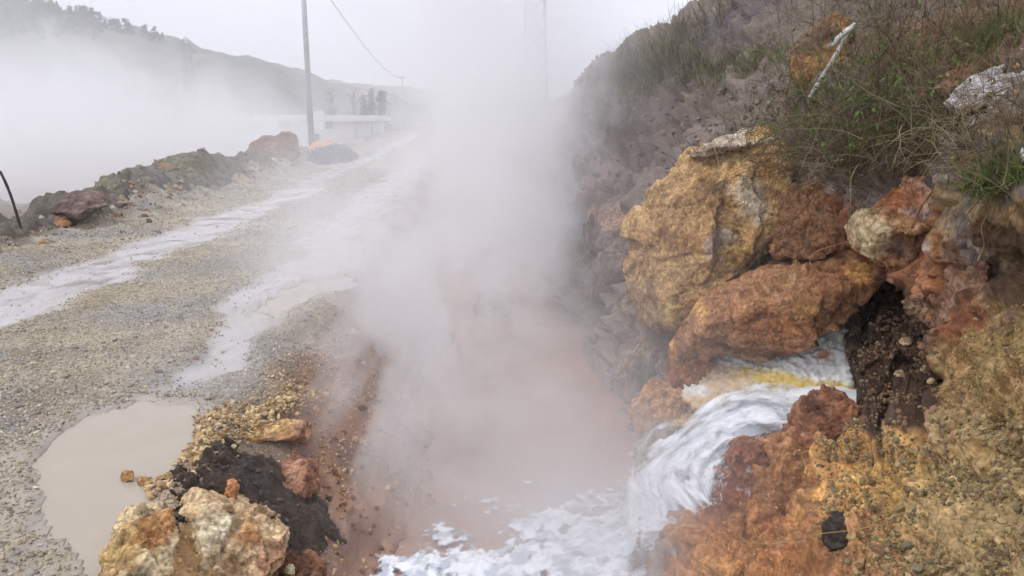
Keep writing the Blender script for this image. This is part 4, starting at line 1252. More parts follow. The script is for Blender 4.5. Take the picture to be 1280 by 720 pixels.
# flying drops, drawn out along the flow
r5 = np.random.default_rng(41)
class _D: pass
dv, df, dk = [], [], 0
fl = np.gradient((L3 + R3) / 2, axis=0); fl /= np.linalg.norm(fl, axis=1)[:, None]
for _ in range(2600):
    i_ = int(r5.beta(1.6, 1.1) * (ns_ - 40)) + 10
    t_ = r5.uniform(0, 1) if r5.uniform() < 0.5 else (r5.beta(1, 6) if r5.uniform() < 0.5 else 1 - r5.beta(1, 6))
    p0 = L3[i_] * (1 - t_) + R3[i_] * t_ + np.array([r5.normal() * 0.02, r5.normal() * 0.02, abs(r5.normal()) * 0.035 + 0.02])
    if p0[2] < ZW: continue
    d_ = fl[i_] + r5.normal(size=3) * 0.25
    l_, w_ = r5.uniform(0.006, 0.035), r5.uniform(0.0012, 0.0035)
    sd_ = np.cross(d_, [0, 0, 1]); sd_ /= np.linalg.norm(sd_)
    up_ = np.cross(sd_, d_)
    dv += [p0, p0 + d_ * l_ * .4 + sd_ * w_, p0 + d_ * l_ * .4 - sd_ * w_ * .5 + up_ * w_, p0 + d_ * l_ * .4 - sd_ * w_ * .5 - up_ * w_, p0 + d_ * l_]
    for a_, b_ in ((1, 2), (2, 3), (3, 1)):
        df += [(dk, dk + a_, dk + b_), (dk + 4, dk + b_, dk + a_)]
    dk += 5
link("spray", mesh_np("spray", np.array(dv), np.array(df), np.repeat(srgb(238, 242, 246)[None], len(dv), 0), True), M_stone, kind='stuff', label="drops of white water flying off the cascade", cat="spray")

# churned foam where the cascade meets the stream
fx, fy = np.meshgrid(np.arange(-0.75, 1.15, 0.011), np.arange(2.75, 4.5, 0.011))
fp = np.stack([fx.ravel(), fy.ravel(), 0 * fx.ravel()], 1)
cen = PZ(735, 690, ZW)
dd = np.linalg.norm((fp - np.array([cen[0], cen[1], 0])) / np.array([0.66, 0.50, 1]), axis=1)
cen2 = PZ(590, 720, ZW)
dd = np.minimum(dd, np.linalg.norm((fp - np.array([cen2[0], cen2[1], 0])) / np.array([0.55, 0.36, 1]), axis=1) + 0.12)
nz = fbm(fp * 4, 4, 820)
fa = 1.10 - dd * 0.80 + nz * 0.8 + 0.5 * fbm(fp * 16, 4, 824, 0.65)
fz = ZW + 0.012 + 0.05 * np.clip(ridged(fp * 5, 4, 821), 0, 1) * np.clip(1.3 - dd, 0, 1) + np.clip(fbm(fp * 12, 3, 822), 0, 1) * 0.04 * np.clip(1.3 - dd, 0, 1)
i = np.arange(fx.size).reshape(fx.shape)
ff = np.stack([i[:-1, :-1], i[:-1, 1:], i[1:, 1:], i[1:, :-1]], -1).reshape(-1, 4)
keepf = (fa[ff].max(1) > 0.02)
link("foam", mesh_np("foam", np.stack([fp[:, 0], fp[:, 1], fz], 1), ff[keepf], lerp(srgb(186, 194, 204)[None], srgb(240, 244, 248)[None], sst(-0.3, 0.2, fbm(fp * 9, 5, 823, 0.65))[:, None]), True, fa), M_foam, kind='stuff', label="white foam churning below the cascade", cat="foam")
# a small raft of foam drifting near the left bank
a0 = PZ(428, 531, ZW)
rx, ry = np.meshgrid(np.linspace(-0.12, 0.12, 40), np.linspace(-0.09, 0.09, 30))
rp = np.stack([rx.ravel(), ry.ravel(), 0 * rx.ravel()], 1)
ra = 1.5 - np.linalg.norm(rp / np.array([0.1, 0.07, 1]), axis=1) * 1.2 + fbm(rp * 20, 3, 830) * 0.5
i = np.arange(rx.size).reshape(rx.shape)
ff = np.stack([i[:-1, :-1], i[:-1, 1:], i[1:, 1:], i[1:, :-1]], -1).reshape(-1, 4)
o = link("foam_raft", mesh_np("foam_raft", np.stack([rp[:, 0], rp[:, 1], 0.012 + 0.03 * np.clip(ra, 0, 1)], 1), ff, np.repeat(srgb(240, 240, 240)[None], len(rp), 0), True, ra), M_foam, label="small white raft of foam floating near the left bank", cat="foam")
o.location = a0 + np.array([0, 0, 0.02])

# ------------------------------------------------------------------ plants, sticks
class Strands:
    """many thin three-sided stems collected in one mesh"""
    def __init__(s): s.v, s.f, s.c, s.n = [], [], [], 0
    def add(s, pts, r0, r1, c):
        pts = np.asarray(pts)
        n = len(pts)
        t = np.gradient(pts, axis=0)
        t /= np.linalg.norm(t, axis=1)[:, None] + 1e-9
        ref = np.array([0.31, 0.9, 0.3]) if abs(t[0, 2]) > 0.7 else np.array([0, 0, 1.0])
        a = np.cross(t, ref); a /= np.linalg.norm(a, axis=1)[:, None] + 1e-9
        b = np.cross(t, a)
        rad = np.linspace(r0, r1, n)[:, None]
        ring = [pts + rad * (math.cos(q) * a + math.sin(q) * b) for q in (0, 2.094, 4.189)]
        V = np.stack(ring, 1).reshape(-1, 3)
        F = []
        for i in range(n - 1):
            for j in range(3):
                k = (j + 1) % 3
                F.append((s.n + i * 3 + j, s.n + i * 3 + k, s.n + i * 3 + 3 + k, s.n + i * 3 + 3 + j))
        s.v.append(V); s.f += F; s.c.append(np.repeat(np.asarray(c)[None], len(V), 0)); s.n += len(V)
    def leaf(s, p, d, up, l, w, c):
        d = d / (np.linalg.norm(d) + 1e-9)
        sd = np.cross(d, up); sd /= np.linalg.norm(sd) + 1e-9
        V = np.array([p, p + d * l * 0.5 + sd * w * 0.5, p + d * l - up * l * 0.15, p + d * l * 0.5 - sd * w * 0.5])
        s.v.append(V); s.f.append((s.n, s.n + 1, s.n + 2, s.n + 3)); s.c.append(np.repeat(np.asarray(c)[None], 4, 0)); s.n += 4
    def mesh(s, name, origin):
        return mesh_np(name, np.concatenate(s.v) - origin, np.array(s.f), np.concatenate(s.c), True)


r3 = np.random.default_rng(21)


def bend(p, d, L, n=6, droop=0.0, wob=0.15):
    out = [np.array(p, float)]
    d = np.array(d, float); d /= np.linalg.norm(d)
    for k in range(n):
        d = d + r3.normal(size=3) * wob + np.array([0, 0, -droop])
        d /= np.linalg.norm(d)
        out.append(out[-1] + d * L / n)
    return np.array(out)


TW = [srgb(150, 132, 98), srgb(122, 106, 78), srgb(100, 84, 62), srgb(166, 152, 118), srgb(86, 74, 58), srgb(134, 128, 104)]
TW = [c * 0.72 for c in TW]


def shrub(px, py, L, n, label, spread=0.9, droop=0.05, thick=0.0026, leafy=0, pal=TW, group='dry shrubs on the bank', name='dry_shrub', w=0.25):
    base, nn = on_bank(px, py, 0)
    if base is None: return
    st_ = Strands()
    lf = Strands()
    for k in range(n):
        b = base + r3.normal(size=3) * np.array([w, w * 0.7, w * 0.25])
        d = nn * 0.6 + np.array([0, 0, 0.8]) + r3.normal(size=3) * spread * 0.6
        c = pal[r3.integers(0, len(pal))] * r3.uniform(0.7, 1.2)
        l = L * r3.uniform(0.5, 1.15)
        main = bend(b, d, l, 6, droop, 0.2)
        st_.add(main, thick * r3.uniform(0.5, 1.1), thick * 0.3, c)
        for q in range(r3.integers(2, 6)):
            i_ = r3.integers(1, 6)
            dd_ = (main[i_] - main[i_ - 1]) / (l / 6) + r3.normal(size=3) * 0.7
            tw = bend(main[i_], dd_, l * r3.uniform(0.2, 0.5), 4, droop, 0.22)
            st_.add(tw, thick * 0.45, thick * 0.2, c * r3.uniform(0.8, 1.2))
            if leafy and r3.uniform() < leafy:
                for z_ in range(3):
                    lf.leaf(tw[r3.integers(1, 5)], r3.normal(size=3), np.array([0, 0, 1.0]), r3.uniform(0.02, 0.045), 0.018, srgb(96, 118, 50) * r3.uniform(0.6, 1.3))
    o = link(name, st_.mesh(name, base), M_twig, label=label, cat='shrub', group=group)
    o.location = base
    if lf.n:
        link('leaves', lf.mesh('leaves', base), M_leaf, o)
    return o


shrub(1020, 185, 0.42, 130, "tangle of dark dry brush right behind the top of the huge ochre boulder", leafy=0.25)
shrub(1060, 205, 0.6, 200, "dense dark dry brush hanging over the rust boulder", droop=0.16, pal=TW[1:5], w=0.3)
shrub(1095, 110, 0.6, 170, "tall dry brush standing behind the forked stick", leafy=0.1, w=0.3)
shrub(1130, 160, 0.6, 190, "dry brush with green leaves in the middle of the upper bank", leafy=0.7, w=0.25)
shrub(1110, 200, 0.5, 170, "dark dry brush above the rounded tan boulder", droop=0.12, pal=TW[1:5], w=0.28)
shrub(1240, 185, 0.46, 170, "dry reeds drooping below the lilac grey slab", droop=0.2, w=0.2, pal=TW[:4])
shrub(1268, 150, 0.4, 40, "sparse dry twigs in front of the lilac grey slab", w=0.2)
shrub(1110, 35, 0.6, 150, "tall dry weeds at the top edge, above the forked stick", leafy=0.1, w=0.35)
shrub(1180, 60, 0.5, 110, "grey dry weeds beside the strip of green grass", w=0.35)
shrub(985, 150, 0.5, 40, "thin dry stems at the left end of the brush, over the cream slab", w=0.2, leafy=0.2)
GRASS = [srgb(96, 116, 60), srgb(120, 134, 76), srgb(84, 100, 52), srgb(140, 140, 88)]
DRYG = [srgb(150, 142, 104), srgb(128, 122, 88), srgb(168, 160, 126), srgb(104, 104, 72)]


def tuft(px, py, L, n, label, pal, w=0.2, thick=0.0025, droop=0.05, group=None, cat='grass tuft', name='grass_tuft', spread=0.35):
    base, nn = on_bank(px, py, 0)
    if base is None: return
    st_ = Strands()
    for k in range(n):
        b = base + r3.normal(size=3) * np.array([w, w, w * 0.2])
        b2 = b.copy()
        d = np.array([0, 0, 1.0]) + nn * 0.25 + r3.normal(size=3) * spread
        st_.add(bend(b2, d, L * r3.uniform(0.45, 1.2), 5, droop, 0.12), thick, thick * 0.25, pal[r3.integers(0, len(pal))] * r3.uniform(0.7, 1.2))
    o = link(name, st_.mesh(name, base), M_leaf, label=label, cat=cat, group=group)
    o.location = base


tuft(1245, 238, 0.16, 260, "bright green weeds overhanging the right edge of the bank", [srgb(104, 124, 66), srgb(126, 142, 78), srgb(84, 100, 52), srgb(140, 134, 90)], w=0.07, spread=0.7, droop=0.1, thick=0.0035)
tuft(1275, 225, 0.18, 200, "bright green weeds beside the small white stone", [srgb(104, 124, 66), srgb(126, 142, 78), srgb(84, 100, 52), srgb(140, 134, 90)], w=0.07, spread=0.7, droop=0.1, thick=0.0035)
GS = Strands()


def grass_at(x0, y0, x1, y1, n, L, pal, thick):
    """loose blades along a band of the slope"""
    for _ in range(n):
        t = r3.uniform()
        p0, n0 = on_bank(lerp(x0, x1, t) + r3.normal() * 10, lerp(y0, y1, t) + r3.normal() * 9)
        if p0 is None or fbm(p0[None] * 1.3, 3, 57)[0] < r3.uniform(-0.6, 0.4): continue
        for q in range(5):
            b = p0 + r3.normal(size=3) * np.array([0.05, 0.05, 0.01])
            d = np.array([0, 0, 1.0]) + n0 * 0.3 + r3.normal(size=3) * 0.35
            GS.add(bend(b, d, L * r3.uniform(0.3, 1.2), 4, 0.05, 0.12), thick, thick * 0.25, pal[r3.integers(0, len(pal))] * r3.uniform(0.7, 1.2))


grass_at(715, 150, 780, 92, 90, 0.38, DRYG, 0.005)
grass_at(740, 130, 880, 70, 160, 0.3, DRYG, 0.005)
grass_at(780, 92, 850, 52, 130, 0.48, DRYG, 0.005)
grass_at(850, 50, 905, 14, 60, 0.38, DRYG, 0.005)
grass_at(800, 108, 890, 84, 110, 0.22, GRASS + DRYG, 0.005)
grass_at(890, 95, 985, 72, 110, 0.16, GRASS + DRYG, 0.004)
grass_at(1150, 75, 1290, 30, 170, 0.13, GRASS, 0.0025)
grass_at(1120, 110, 1170, 80, 30, 0.13, GRASS, 0.0025)
grass_at(804, 540, 820, 512, 40, 0.05, [srgb(104, 116, 60), srgb(84, 96, 50)], 0.004)
link("grass", GS.mesh("grass", np.zeros(3)), M_leaf, kind='stuff', label="dry and green grass along the crest and ledges of the slope", cat="grass")
tuft(1025, 300, 0.1, 26, "small dark green sprig under the brush, on the rust soil", [srgb(44, 90, 34), srgb(60, 110, 44)], w=0.02, thick=0.006, cat='sprig', name='sprig', spread=0.7)


def stick(name, pts, r0, r1, c, label, cat, branch=None, mat=None):
    P3 = np.array([P(*p) for p in pts])
    P3 = catmull(P3, 8)
    base = P3[0].copy()

    def tube(P3, r0, r1, seg=10):
        n = len(P3)
        t = np.gradient(P3, axis=0); t /= np.linalg.norm(t, axis=1)[:, None]
        a = np.cross(t, [0.1, 0.99, 0.1]); a /= np.linalg.norm(a, axis=1)[:, None]
        b = np.cross(t, a)
        ang = np.linspace(0, 2 * np.pi, seg, endpoint=False)
        rad = np.linspace(r0, r1, n)[:, None, None] * (1 + 0.25 * fbm(P3 * 25, 3, 900)[:, None, None])
        V = (P3[:, None] + rad * (np.cos(ang)[None, :, None] * a[:, None] + np.sin(ang)[None, :, None] * b[:, None]))
        i = np.arange(n * seg).reshape(n, seg)
        j = np.roll(i, -1, 1)
        F = np.stack([i[:-1], j[:-1], j[1:], i[1:]], -1).reshape(-1, 4)
        V = V.reshape(-1, 3)
        caps = [[i[0, 0], i[0, k], i[0, k + 1], i[0, k + 2]] for k in range(1, seg - 2, 2)] + [[i[-1, 0], i[-1, k], i[-1, k + 1], i[-1, k + 2]] for k in range(1, seg - 2, 2)]
        return V, np.concatenate([F, np.array(caps)])
    V, F = tube(P3, r0, r1)
    cc = np.asarray(c)[None] * (0.8 + 0.5 * fbm(V * 30, 3, 901) + 0.2)[:, None]
    o = link(name, mesh_np(name, V - base, F, cc, True), mat or M_twig, label=label, cat=cat)
    o.location = base
    if branch:
        Bp = catmull(np.array([P(*p) for p in branch]), 8)
        V, F = tube(Bp, r1 * 1.3, r1 * 1.5)
        cc = np.asarray(c)[None] * (0.9 + 0.5 * fbm(V * 30, 3, 902))[:, None]
        link('branch', mesh_np('branch', V - base, F, cc, True), mat or M_twig, o)
    return o


stick("broken_stick", [(1012, 122, 4.75), (1030, 92, 4.72), (1046, 66, 4.7), (1060, 40, 4.7), (1068, 30, 4.72)], 0.013, 0.011, srgb(196, 194, 184), "weathered white stick, forked, leaning on the upper bank", "stick",
      [(1066, 33, 4.7), (1052, 44, 4.66), (1037, 58, 4.62)])
stick("root", [(985, 420, 4.6), (1000, 385, 4.4), (1012, 330, 4.3), (1020, 315, 4.3), (1065, 300, 4.2), (1080, 292, 4.2)][2:], 0.004, 0.003, srgb(140, 112, 84), "thin bare root crossing the rust soil under the brush", "root")
stick("root", [(958, 300, 5.0), (985, 280, 4.75), (1010, 255, 4.6), (1026, 225, 4.5), (1034, 205, 4.5)], 0.006, 0.004, srgb(124, 94, 72), "reddish root running up from the ochre boulder into the brush", "root")
stick("root", [(1140, 285, 3.55), (1150, 260, 3.6), (1165, 240, 3.6), (1180, 215, 3.55)], 0.007, 0.005, srgb(120, 92, 70), "dark root lying over the rounded tan boulder", "root")
stick("root", [(1222, 326, 3.05), (1230, 306, 3.05), (1227, 284, 3.02), (1238, 258, 2.98), (1236, 236, 3.0)], 0.003, 0.002, srgb(140, 118, 88), "pale root hanging below the green weeds", "root")
stick("twig", [(762, 478, 5.75), (785, 455, 5.6), (806, 420, 5.55)], 0.009, 0.006, srgb(140, 118, 98), "thin dead twig leaning on the wet boulder at the waterline", "twig")
stick("straw", [(905, 672, 3.25), (960, 680, 3.05), (1020, 668, 2.92), (1080, 660, 2.8), (1130, 640, 2.75)], 0.0022, 0.0014, srgb(160, 138, 92), "long dry grass stem lying across the orange slope", "straw")

# ------------------------------------------------------------------ things beyond the road
M_conc = plain_mat("weathered_concrete", srgb(172, 172, 172), 0.85, 0, 0.15, 6)
M_steel = plain_mat("galvanised_steel", srgb(150, 154, 158), 0.5, 0.6, 0.15, 8)
M_white = plain_mat("white_render", srgb(222, 222, 224), 0.8, 0, 0.06, 2)
M_roof = plain_mat("pale_roof", srgb(206, 206, 210), 0.6, 0, 0.06, 2)
M_darkglass = plain_mat("dark_window", srgb(120, 122, 128), 0.3, 0, 0.1, 2)
M_wire = plain_mat("black_wire", srgb(60, 60, 64), 0.5, 0, 0.1, 2)
M_rust = plain_mat("rusty_iron", srgb(70, 58, 52), 0.8, 0.2, 0.3, 30)


class MB:
    def __init__(s): s.b = bmesh.new()
    def box(s, x0, x1, y0, y1, z0, z1, bevel=0.0):
        r = bmesh.ops.create_cube(s.b, size=1)
        for v_ in r['verts']:
            v_.co = Vector((lerp(x0, x1, v_.co.x + .5), lerp(y0, y1, v_.co.y + .5), lerp(z0, z1, v_.co.z + .5)))
        if bevel:
            e = list({e for v_ in r['verts'] for e in v_.link_edges})
            bmesh.ops.bevel(s.b, geom=e, offset=bevel, segments=2, affect='EDGES')
        return s
    def bar(s, a, b, r0, r1=None, seg=8):
        a, b = Vector(a), Vector(b)
        d = b - a
        r = bmesh.ops.create_cone(s.b, cap_ends=True, segments=seg, radius1=r0, radius2=r0 if r1 is None else r1, depth=d.length)
        q = d.to_track_quat('Z', 'Y')
        for v_ in r['verts']:
            v_.co = q @ v_.co + (a + b) / 2
        return s
    def build(s, name, mat, parent=None, smooth=False, **k):
        me = bpy.data.meshes.new(name)
        s.b.to_mesh(me); s.b.free()
        if smooth: me.polygons.foreach_set('use_smooth', np.ones(len(me.polygons), bool))
        return link(name, me, mat, parent, **k)


# utility pole
pb = P(390, 186, 36)
gzp = float(hgt(pb[0], pb[1])[0])
pole = empty("utility_pole", (pb[0], pb[1], gzp), "tall grey utility pole rising from the road berm with boxes at its foot", "utility pole")
MB().bar((0, 0, -0.3), (0, 0, 8.6), 0.145, 0.10, 14).build("pole", M_conc, pole, True)
MB().box(0.18, 0.62, -0.18, 0.18, 0.85, 1.75, 0.02).build("meter_box", M_white, pole)
MB().box(-0.02, 0.42, -0.30, -0.17, 0.05, 0.72, 0.02).build("cabinet", M_steel, pole)
MB().bar((0.1, 0, 7.6), (0.34, -0.05, 7.75), 0.03).bar((0.34, -0.05, 7.6), (0.34, -0.05, 8.0), 0.045).build("insulator", M_darkglass, pole)
MB().box(-0.75, 0.75, -0.07, 0.05, 8.2, 8.32).build("crossarm", M_steel, pole)
# its wire to a far pole
far1 = P(505, 150, 150)
A0 = np.array([pb[0] + 0.34, pb[1] - 0.05, gzp + 7.95])
B0 = P(505, 96, 150)
ts = np.linspace(0, 1, 40)
wp = A0[None] * (1 - ts)[:, None] + B0[None] * ts[:, None]
wp[:, 2] -= 4 * 1.6 * ts * (1 - ts)
ws = Strands()
ws.add(wp, 0.022, 0.05, srgb(70, 70, 74))
o = link("power_line", ws.mesh("power_line", A0), M_wire, label="single sagging wire running from the tall pole to a far pole", cat="wire")
o.location = A0


def far_pole(px, Y, top, label):
    b = P(px, 165, Y)
    z0 = float(hgt(b[0], b[1])[0])
    t = P(px, top, Y)
    o = empty("utility_pole", (b[0], b[1], z0), label, "utility pole", "distant utility poles")
    MB().bar((0, 0, -0.5), (0, 0, t[2] - z0), 0.22, 0.16, 10).build("pole", M_conc, o, True)
    MB().box(-1.0, 1.0, -0.1, 0.1, t[2] - z0 - 0.6, t[2] - z0 - 0.4).build("crossarm", M_steel, o)


far_pole(505, 150, 94, "far pole that carries the sagging wire")
far_pole(552, 190, 100, "farther pole, faint in the steam right of the one with the wire")
far_pole(4, 90, 100, "faint pole at the left edge of the picture")

# low white building
Yb = 62
bl, br = P(330, 165, Yb), P(472, 165, Yb)
zb = float(hgt(br[0], Yb)[0])
ztop = P(472, 146, Yb)[2]
bld = empty("building", (bl[0], Yb, zb), "low white flat roofed building behind the utility pole", "building")
wid_ = br[0] - bl[0]
MB().box(0, wid_ - 0.6, 0, 7, -0.5, ztop - zb - 0.35).build("wall", M_white, bld)
MB().box(-0.5, wid_, -0.9, 7.5, ztop - zb - 0.34, ztop - zb + 0.12, 0.03).build("roof", M_roof, bld)
for wx in (1.2, 4.6):
    MB().box(wx, wx + 0.9, -0.06, 0.04, 0.6, 1.2).build("window", M_darkglass, bld)
for wx in (wid_ - 1.6, wid_ - 0.35):
    MB().bar((wx, -0.6, -0.5), (wx, -0.6, ztop - zb - 0.34), 0.07).build("post", M_steel, bld)
# longer shed at the far left, low in the steam
sl_, sr_ = P(-60, 182, 55), P(300, 182, 55)
zs = float(hgt(sl_[0], 55)[0])
shed = empty("shed", (sl_[0], 55, zs), "long low pale shed lost in the steam on the left", "shed")
MB().box(0, sr_[0] - sl_[0], 0, 6, -0.5, 1.4).build("wall", M_white, shed)
MB().box(-0.3, sr_[0] - sl_[0] + 0.3, -0.4, 6.4, 1.402, 1.62).build("roof", M_roof, shed)


# lattice towers
def tower(px, Y, top, wbase, wtop, label, arms=()):
    b = P(px, 165, Y)
    z0 = float(hgt(b[0], Y)[0])
    H = P(px, top, Y)[2] - z0
    o = empty("lattice_tower", (b[0], Y, z0), label, "lattice tower", "lattice towers")
    lv = np.linspace(0, 1, 12)
    ww = lambda t: lerp(wbase, wtop, min(1, t / 0.75)) / 2
    for sx in (-1, 1):
        for sy in (-1, 1):
            MB().bar((sx * ww(0), sy * ww(0), -0.4), (sx * ww(.75), sy * ww(.75), H * .75), 0.1).bar((sx * ww(.75), sy * ww(.75), H * .75), (sx * ww(1), sy * ww(1), H), 0.08).build("leg", M_steel, o)
    br_ = MB()
    for i in range(11):
        a, c = lv[i], lv[i + 1]
        for f in range(4):
            q = [(-1, -1), (1, -1), (1, 1), (-1, 1)]
            (ax, ay), (bx, by) = q[f], q[(f + 1) % 4]
            br_.bar((ax * ww(a), ay * ww(a), H * a), (bx * ww(c), by * ww(c), H * c), 0.045, seg=5)
            br_.bar((bx * ww(a), by * ww(a), H * a), (ax * ww(c), ay * ww(c), H * c), 0.045, seg=5)
            br_.bar((ax * ww(c), ay * ww(c), H * c), (bx * ww(c), by * ww(c), H * c), 0.045, seg=5)
    br_.build("bracing", M_steel, o)
    for h_, l_ in arms:
        MB().bar((-l_, 0, H * h_), (l_, 0, H * h_), 0.07, seg=6).bar((-l_, 0, H * h_), (0, 0, H * h_ + 1), 0.06, seg=5).bar((l_, 0, H * h_), (0, 0, H * h_ + 1), 0.06, seg=5).build("crossarm", M_steel, o)


tower(668, 70, -70, 2.4, 1.6, "tall lattice tower rising out of the steam in the middle", ((0.86, 3.2), (0.96, 2.4)))
tower(242, 120, 50, 2.2, 1.0, "faint lattice tower in front of the left hill", ((0.88, 1.7), (0.96, 1.3)))

# bent rod on the near berm
rp_ = [(30, 296, 10.4), (24, 278, 10.45), (14, 246, 10.5), (4, 222, 10.55), (-2, 214, 10.6), (-10, 220, 10.65)]
stick("iron_rod", rp_, 0.018, 0.018, srgb(60, 52, 48), "thin bent iron rod stuck in the berm at the left edge", "iron rod")


# hills
def hill(name, pts, Y, depth, base_z, col_, s, rough):
    """a ridge whose crest passes through the given silhouette points"""
    C = catmull(np.array([P(*p, Y) for p in pts]), 24)
    prof = np.array([(-1, 0), (-0.8, 0.12), (-0.55, 0.4), (-0.3, 0.74), (-0.12, 0.93), (0, 1), (0.2, 0.95), (0.6, 0.6), (1, 0)])
    prof = catmull(prof, 10)
    V = []
    for c in C:
        for a, h in prof:
            V.append((c[0] + a * depth * 0.25, c[1] + a * depth, base_z + (c[2] - base_z) * h))
    V = np.array(V)
    n1_, n2_ = len(C), len(prof)
    V[:, 2] += (fbm(V * 0.02, 4, s) * 6 + fbm(V * 0.12, 3, s + 1) * rough) * sst(0.0, 0.3, (V[:, 2] - base_z) / 40)
    i = np.arange(n1_ * n2_).reshape(n1_, n2_)
    F = np.stack([i[:-1, :-1], i[:-1, 1:], i[1:, 1:], i[1:, :-1]], -1).reshape(-1, 4)
    cc = lerp(np.asarray(col_)[None], srgb(126, 120, 106)[None], np.clip(0.3 + fbm(V * 0.03, 4, s + 2), 0, 1)[:, None])
    return link(name, mesh_np(name, V, F, cc, True), M_hill, kind='structure'), V


M_hill = earth_mat("hill_scrub", spread=0.4, s1=0.05, s2=0.4, bump=0.3, bscale=0.5, rough=0.95)
hl, hv = hill("hill", [(-420, -70), (-160, -25), (0, 4), (60, 20), (140, 36), (210, 55), (300, 80), (400, 106), (470, 132), (540, 156)], 330, 150, -3, srgb(96, 96, 86), 930, 1.5)
hill("hills", [(120, 150), (250, 112), (330, 104), (420, 105), (480, 112), (560, 118), (640, 126), (760, 140), (900, 150)], 700, 200, -3, srgb(96, 104, 92), 940, 2)

# dark wood on the hill's left shoulder: hundreds of crowns that read as one mass
r4 = np.random.default_rng(31)


def crown(cx, cy, z0, h, rad, n, r, cone=True):
    """leaf clumps through a crown's volume"""
    t = r.uniform(0, 1, n) ** 0.8
    rr_ = rad * ((1 - t) if cone else np.sqrt(np.clip(1 - (2 * t - 1) ** 2, 0, 1))) * r.uniform(0.3, 1.05, n) + 0.02 * rad
    an = r.uniform(0, 2 * np.pi, n)
    c = np.stack([cx + rr_ * np.cos(an), cy + rr_ * np.sin(an), z0 + h * (0.08 + 0.92 * t)], 1)
    s_ = rad * 0.28 * r.uniform(0.5, 1.2, n)
    d = r.normal(size=(n, 3, 3)) * s_[:, None, None]
    V = (c[:, None] + d).reshape(-1, 3)
    return V, np.arange(3 * n).reshape(-1, 3)


fv, fc_, k0 = [], [], 0
top = hv[np.argsort(hv[:, 1])]
cand = hv[(hv[:, 2] > 28) & (hv[:, 0] < -150) & (hv[:, 1] < 345)]
for p in cand[r4.integers(0, len(cand), 1100)]:
    if r4.uniform() > sst(-140, -205, p[0]) + 0.02: continue
    h = r4.uniform(3, 6)
    V, F = crown(p[0] + r4.normal() * 3, p[1] + r4.normal() * 3, p[2] - 0.6, h, h * 0.42, 60, r4)
    fv.append(V); fc_.append(np.repeat((srgb(62, 74, 54) * r4.uniform(0.6, 1.3))[None], len(V), 0))
fv = np.concatenate(fv)
link("forest", mesh_np("forest", fv, np.arange(len(fv)).reshape(-1, 3), np.concatenate(fc_), False), M_leaf, kind='stuff', label="dark conifer wood on the top of the left hill", cat="forest")


def tree(px, Y, top, rad_px, label, conifer=True, dens=260, c=srgb(70, 74, 66)):
    b = P(px, 165, Y)
    z0 = float(hgt(b[0], Y)[0])
    H = P(px, top, Y)[2] - z0
    rad = rad_px / FPX * Y
    o = empty("conifer" if conifer else "bare_tree", (b[0], Y, z0), label, "tree", "trees behind the building")
    MB().bar((0, 0, -0.4), (0, 0, H * 0.9), rad * 0.12, rad * 0.03, 8).build("trunk", M_twigdark, o)
    if conifer:
        V, F = crown(0, 0, H * 0.12, H * 0.88, rad, dens, r4)
        link("crown", mesh_np("crown", V, F, c[None] * np.repeat(r4.uniform(0.6, 1.4, len(F)), 3)[:, None], False), M_leaf, o)
    else:
        st_ = Strands()
        for k in range(60):
            t = r4.uniform(0.25, 0.9)
            d = np.array([r4.normal(), r4.normal(), 1.1])
            st_.add(bend((0, 0, H * t), d, rad * 1.6 * (1.1 - t * 0.6), 5, 0, 0.25), 0.06, 0.02, srgb(96, 88, 80))
        link("crown", st_.mesh("crown", np.zeros(3)), M_twig, o)


M_twigdark = plain_mat("dark_bark", srgb(84, 74, 66), 0.9, 0, 0.2, 4)
tree(479, 85, 115, 11, "rightmost and widest of the dark conifers behind the white roof")
tree(466, 86, 113, 8, "slim dark conifer standing next to the widest one")
tree(456, 88, 121, 8, "short dark conifer left of the slim one", c=srgb(84, 86, 78))
tree(444, 90, 112, 13, "leafless tree left of the dark conifers", False)
tree(415, 92, 110, 14, "leafless tree just right of the utility pole", False)
tree(540, 100, 122, 22, "broad pale bush fading into the steam right of the conifers", False)

# ------------------------------------------------------------------ steam and haze
def volume_mat(name, build, step, col=(1.0, 1.0, 1.0), aniso=0.2):
    m, nt, out = new_mat(name)
    pv = nt.nodes.new("ShaderNodeVolumeScatter")
    pv.inputs['Color'].default_value = (*col, 1)
    pv.inputs['Anisotropy'].default_value = aniso
    geo = nt.nodes.new("ShaderNodeNewGeometry")
    sp = nt.nodes.new("ShaderNodeSeparateXYZ")
    nt.links.new(geo.outputs['Position'], sp.inputs[0])
    x, y, z = (E(nt, sp.outputs[i]) for i in range(3))
    den = build(nt, geo.outputs['Position'], x, y, z)
    nt.links.new(den.k, pv.inputs['Density'])
    nt.links.new(pv.outputs[0], out.inputs['Volume'])
    m.cycles.volume_step_rate = step
    return m


def vbox(name, x0, x1, y0, y1, z0, z1, mat, label):
    o = MB().box(x0, x1, y0, y1, z0, z1).build(name, mat, kind='stuff', label=label, cat='steam')
    return o


def mapped(nt, vec, sc):
    mp = nt.nodes.new("ShaderNodeMapping")
    mp.inputs['Scale'].default_value = sc
    nt.links.new(vec, mp.inputs['Vector'])
    return mp.outputs[0]


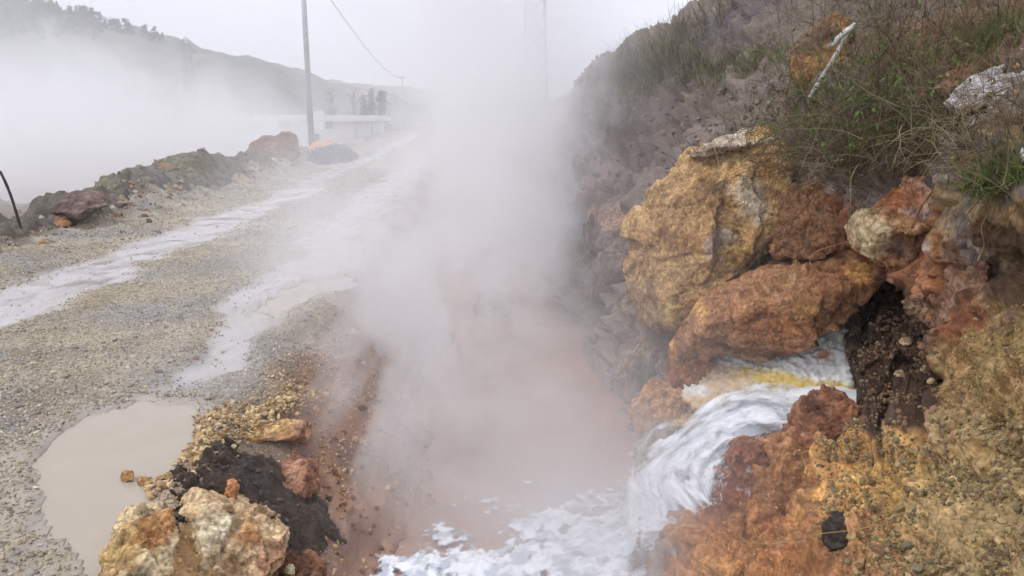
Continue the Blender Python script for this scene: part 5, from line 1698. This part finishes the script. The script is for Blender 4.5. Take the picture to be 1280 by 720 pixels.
def d_main(nt, vec, x, y, z):
    uu = x * CA - y * SA
    zz = z - ZW
    n1 = E(nt, tex_noise(nt, mapped(nt, vec, (1, 0.6, 0.85)), 0.80, 4, 0.62, 1.3).outputs[0])
    cl = n1.sstep(0.45, 0.58)
    uu = uu + (n1 - 0.5) * 1.5
    q = (uu - 0.66) / (zz * 0.08 + 0.62)
    col_ = (q * q * -0.9).exp() * (zz * -0.28).exp() * y.sstep(6.0, 9.5)
    p = (uu + 0.40) / 1.0
    low = (p * p * -0.9).exp() * (zz * -0.75).exp() * y.sstep(2.9, 4.6) * y.sstep(10.0, 6.5)
    sx, sy = x - 0.40, y - 3.55
    spray = ((sx * sx + sy * sy) * -2.2).exp() * (zz * -2.2).exp()
    ends = y.sstep(34, 18) * z.sstep(9.3, 4.0)
    return ((col_ * 1.6 + (p * p * -0.5).exp() * (zz * -0.4).exp() * y.sstep(6.0, 9.0) * 0.16 + low * 1.45) * (cl * 1.2 + 0.04) * ends + spray * 2.2).max(0.0)


M_steam1 = volume_mat("steam_main", d_main, 0.14)
vbox("steam", -4.2, 2.9, 2.6, 40, ZW + 0.03, 9.4, M_steam1, "thick white steam rising from the hot stream")


def d_left(nt, vec, x, y, z):
    n1 = E(nt, tex_noise(nt, mapped(nt, vec, (1, 0.8, 1)), 0.20, 4, 0.6, 1.0).outputs[0])
    cl = n1.sstep(0.42, 0.60)
    ver = ((z + 1.5).max(0.0) * -0.54).exp()
    lat_ = (x * CA - y * SA).sstep(-7.0, -11.0)
    st = y.sstep(9.5, 16) * y.sstep(58, 40)
    return lat_ * ver * st * (cl * 0.95 + 0.08) * 1.2


M_steam2 = volume_mat("steam_left", d_left, 0.3)
vbox("steam", -56, -4, 9, 58, -2.2, 14, M_steam2, "white steam drifting over the low ground left of the road")

m, nt, out = new_mat("haze_air")
pv = nt.nodes.new("ShaderNodeVolumePrincipled")
pv.inputs['Color'].default_value = (0.98, 0.985, 1.0, 1)
pv.inputs['Density'].default_value = 0.0010
pv.inputs['Anisotropy'].default_value = 0.1
nt.links.new(pv.outputs[0], out.inputs['Volume'])
MB().box(-1500, 1500, -60, 1500, -6, 110).build("haze", m, kind='stuff', label="thin pale haze over the whole valley", cat="haze")
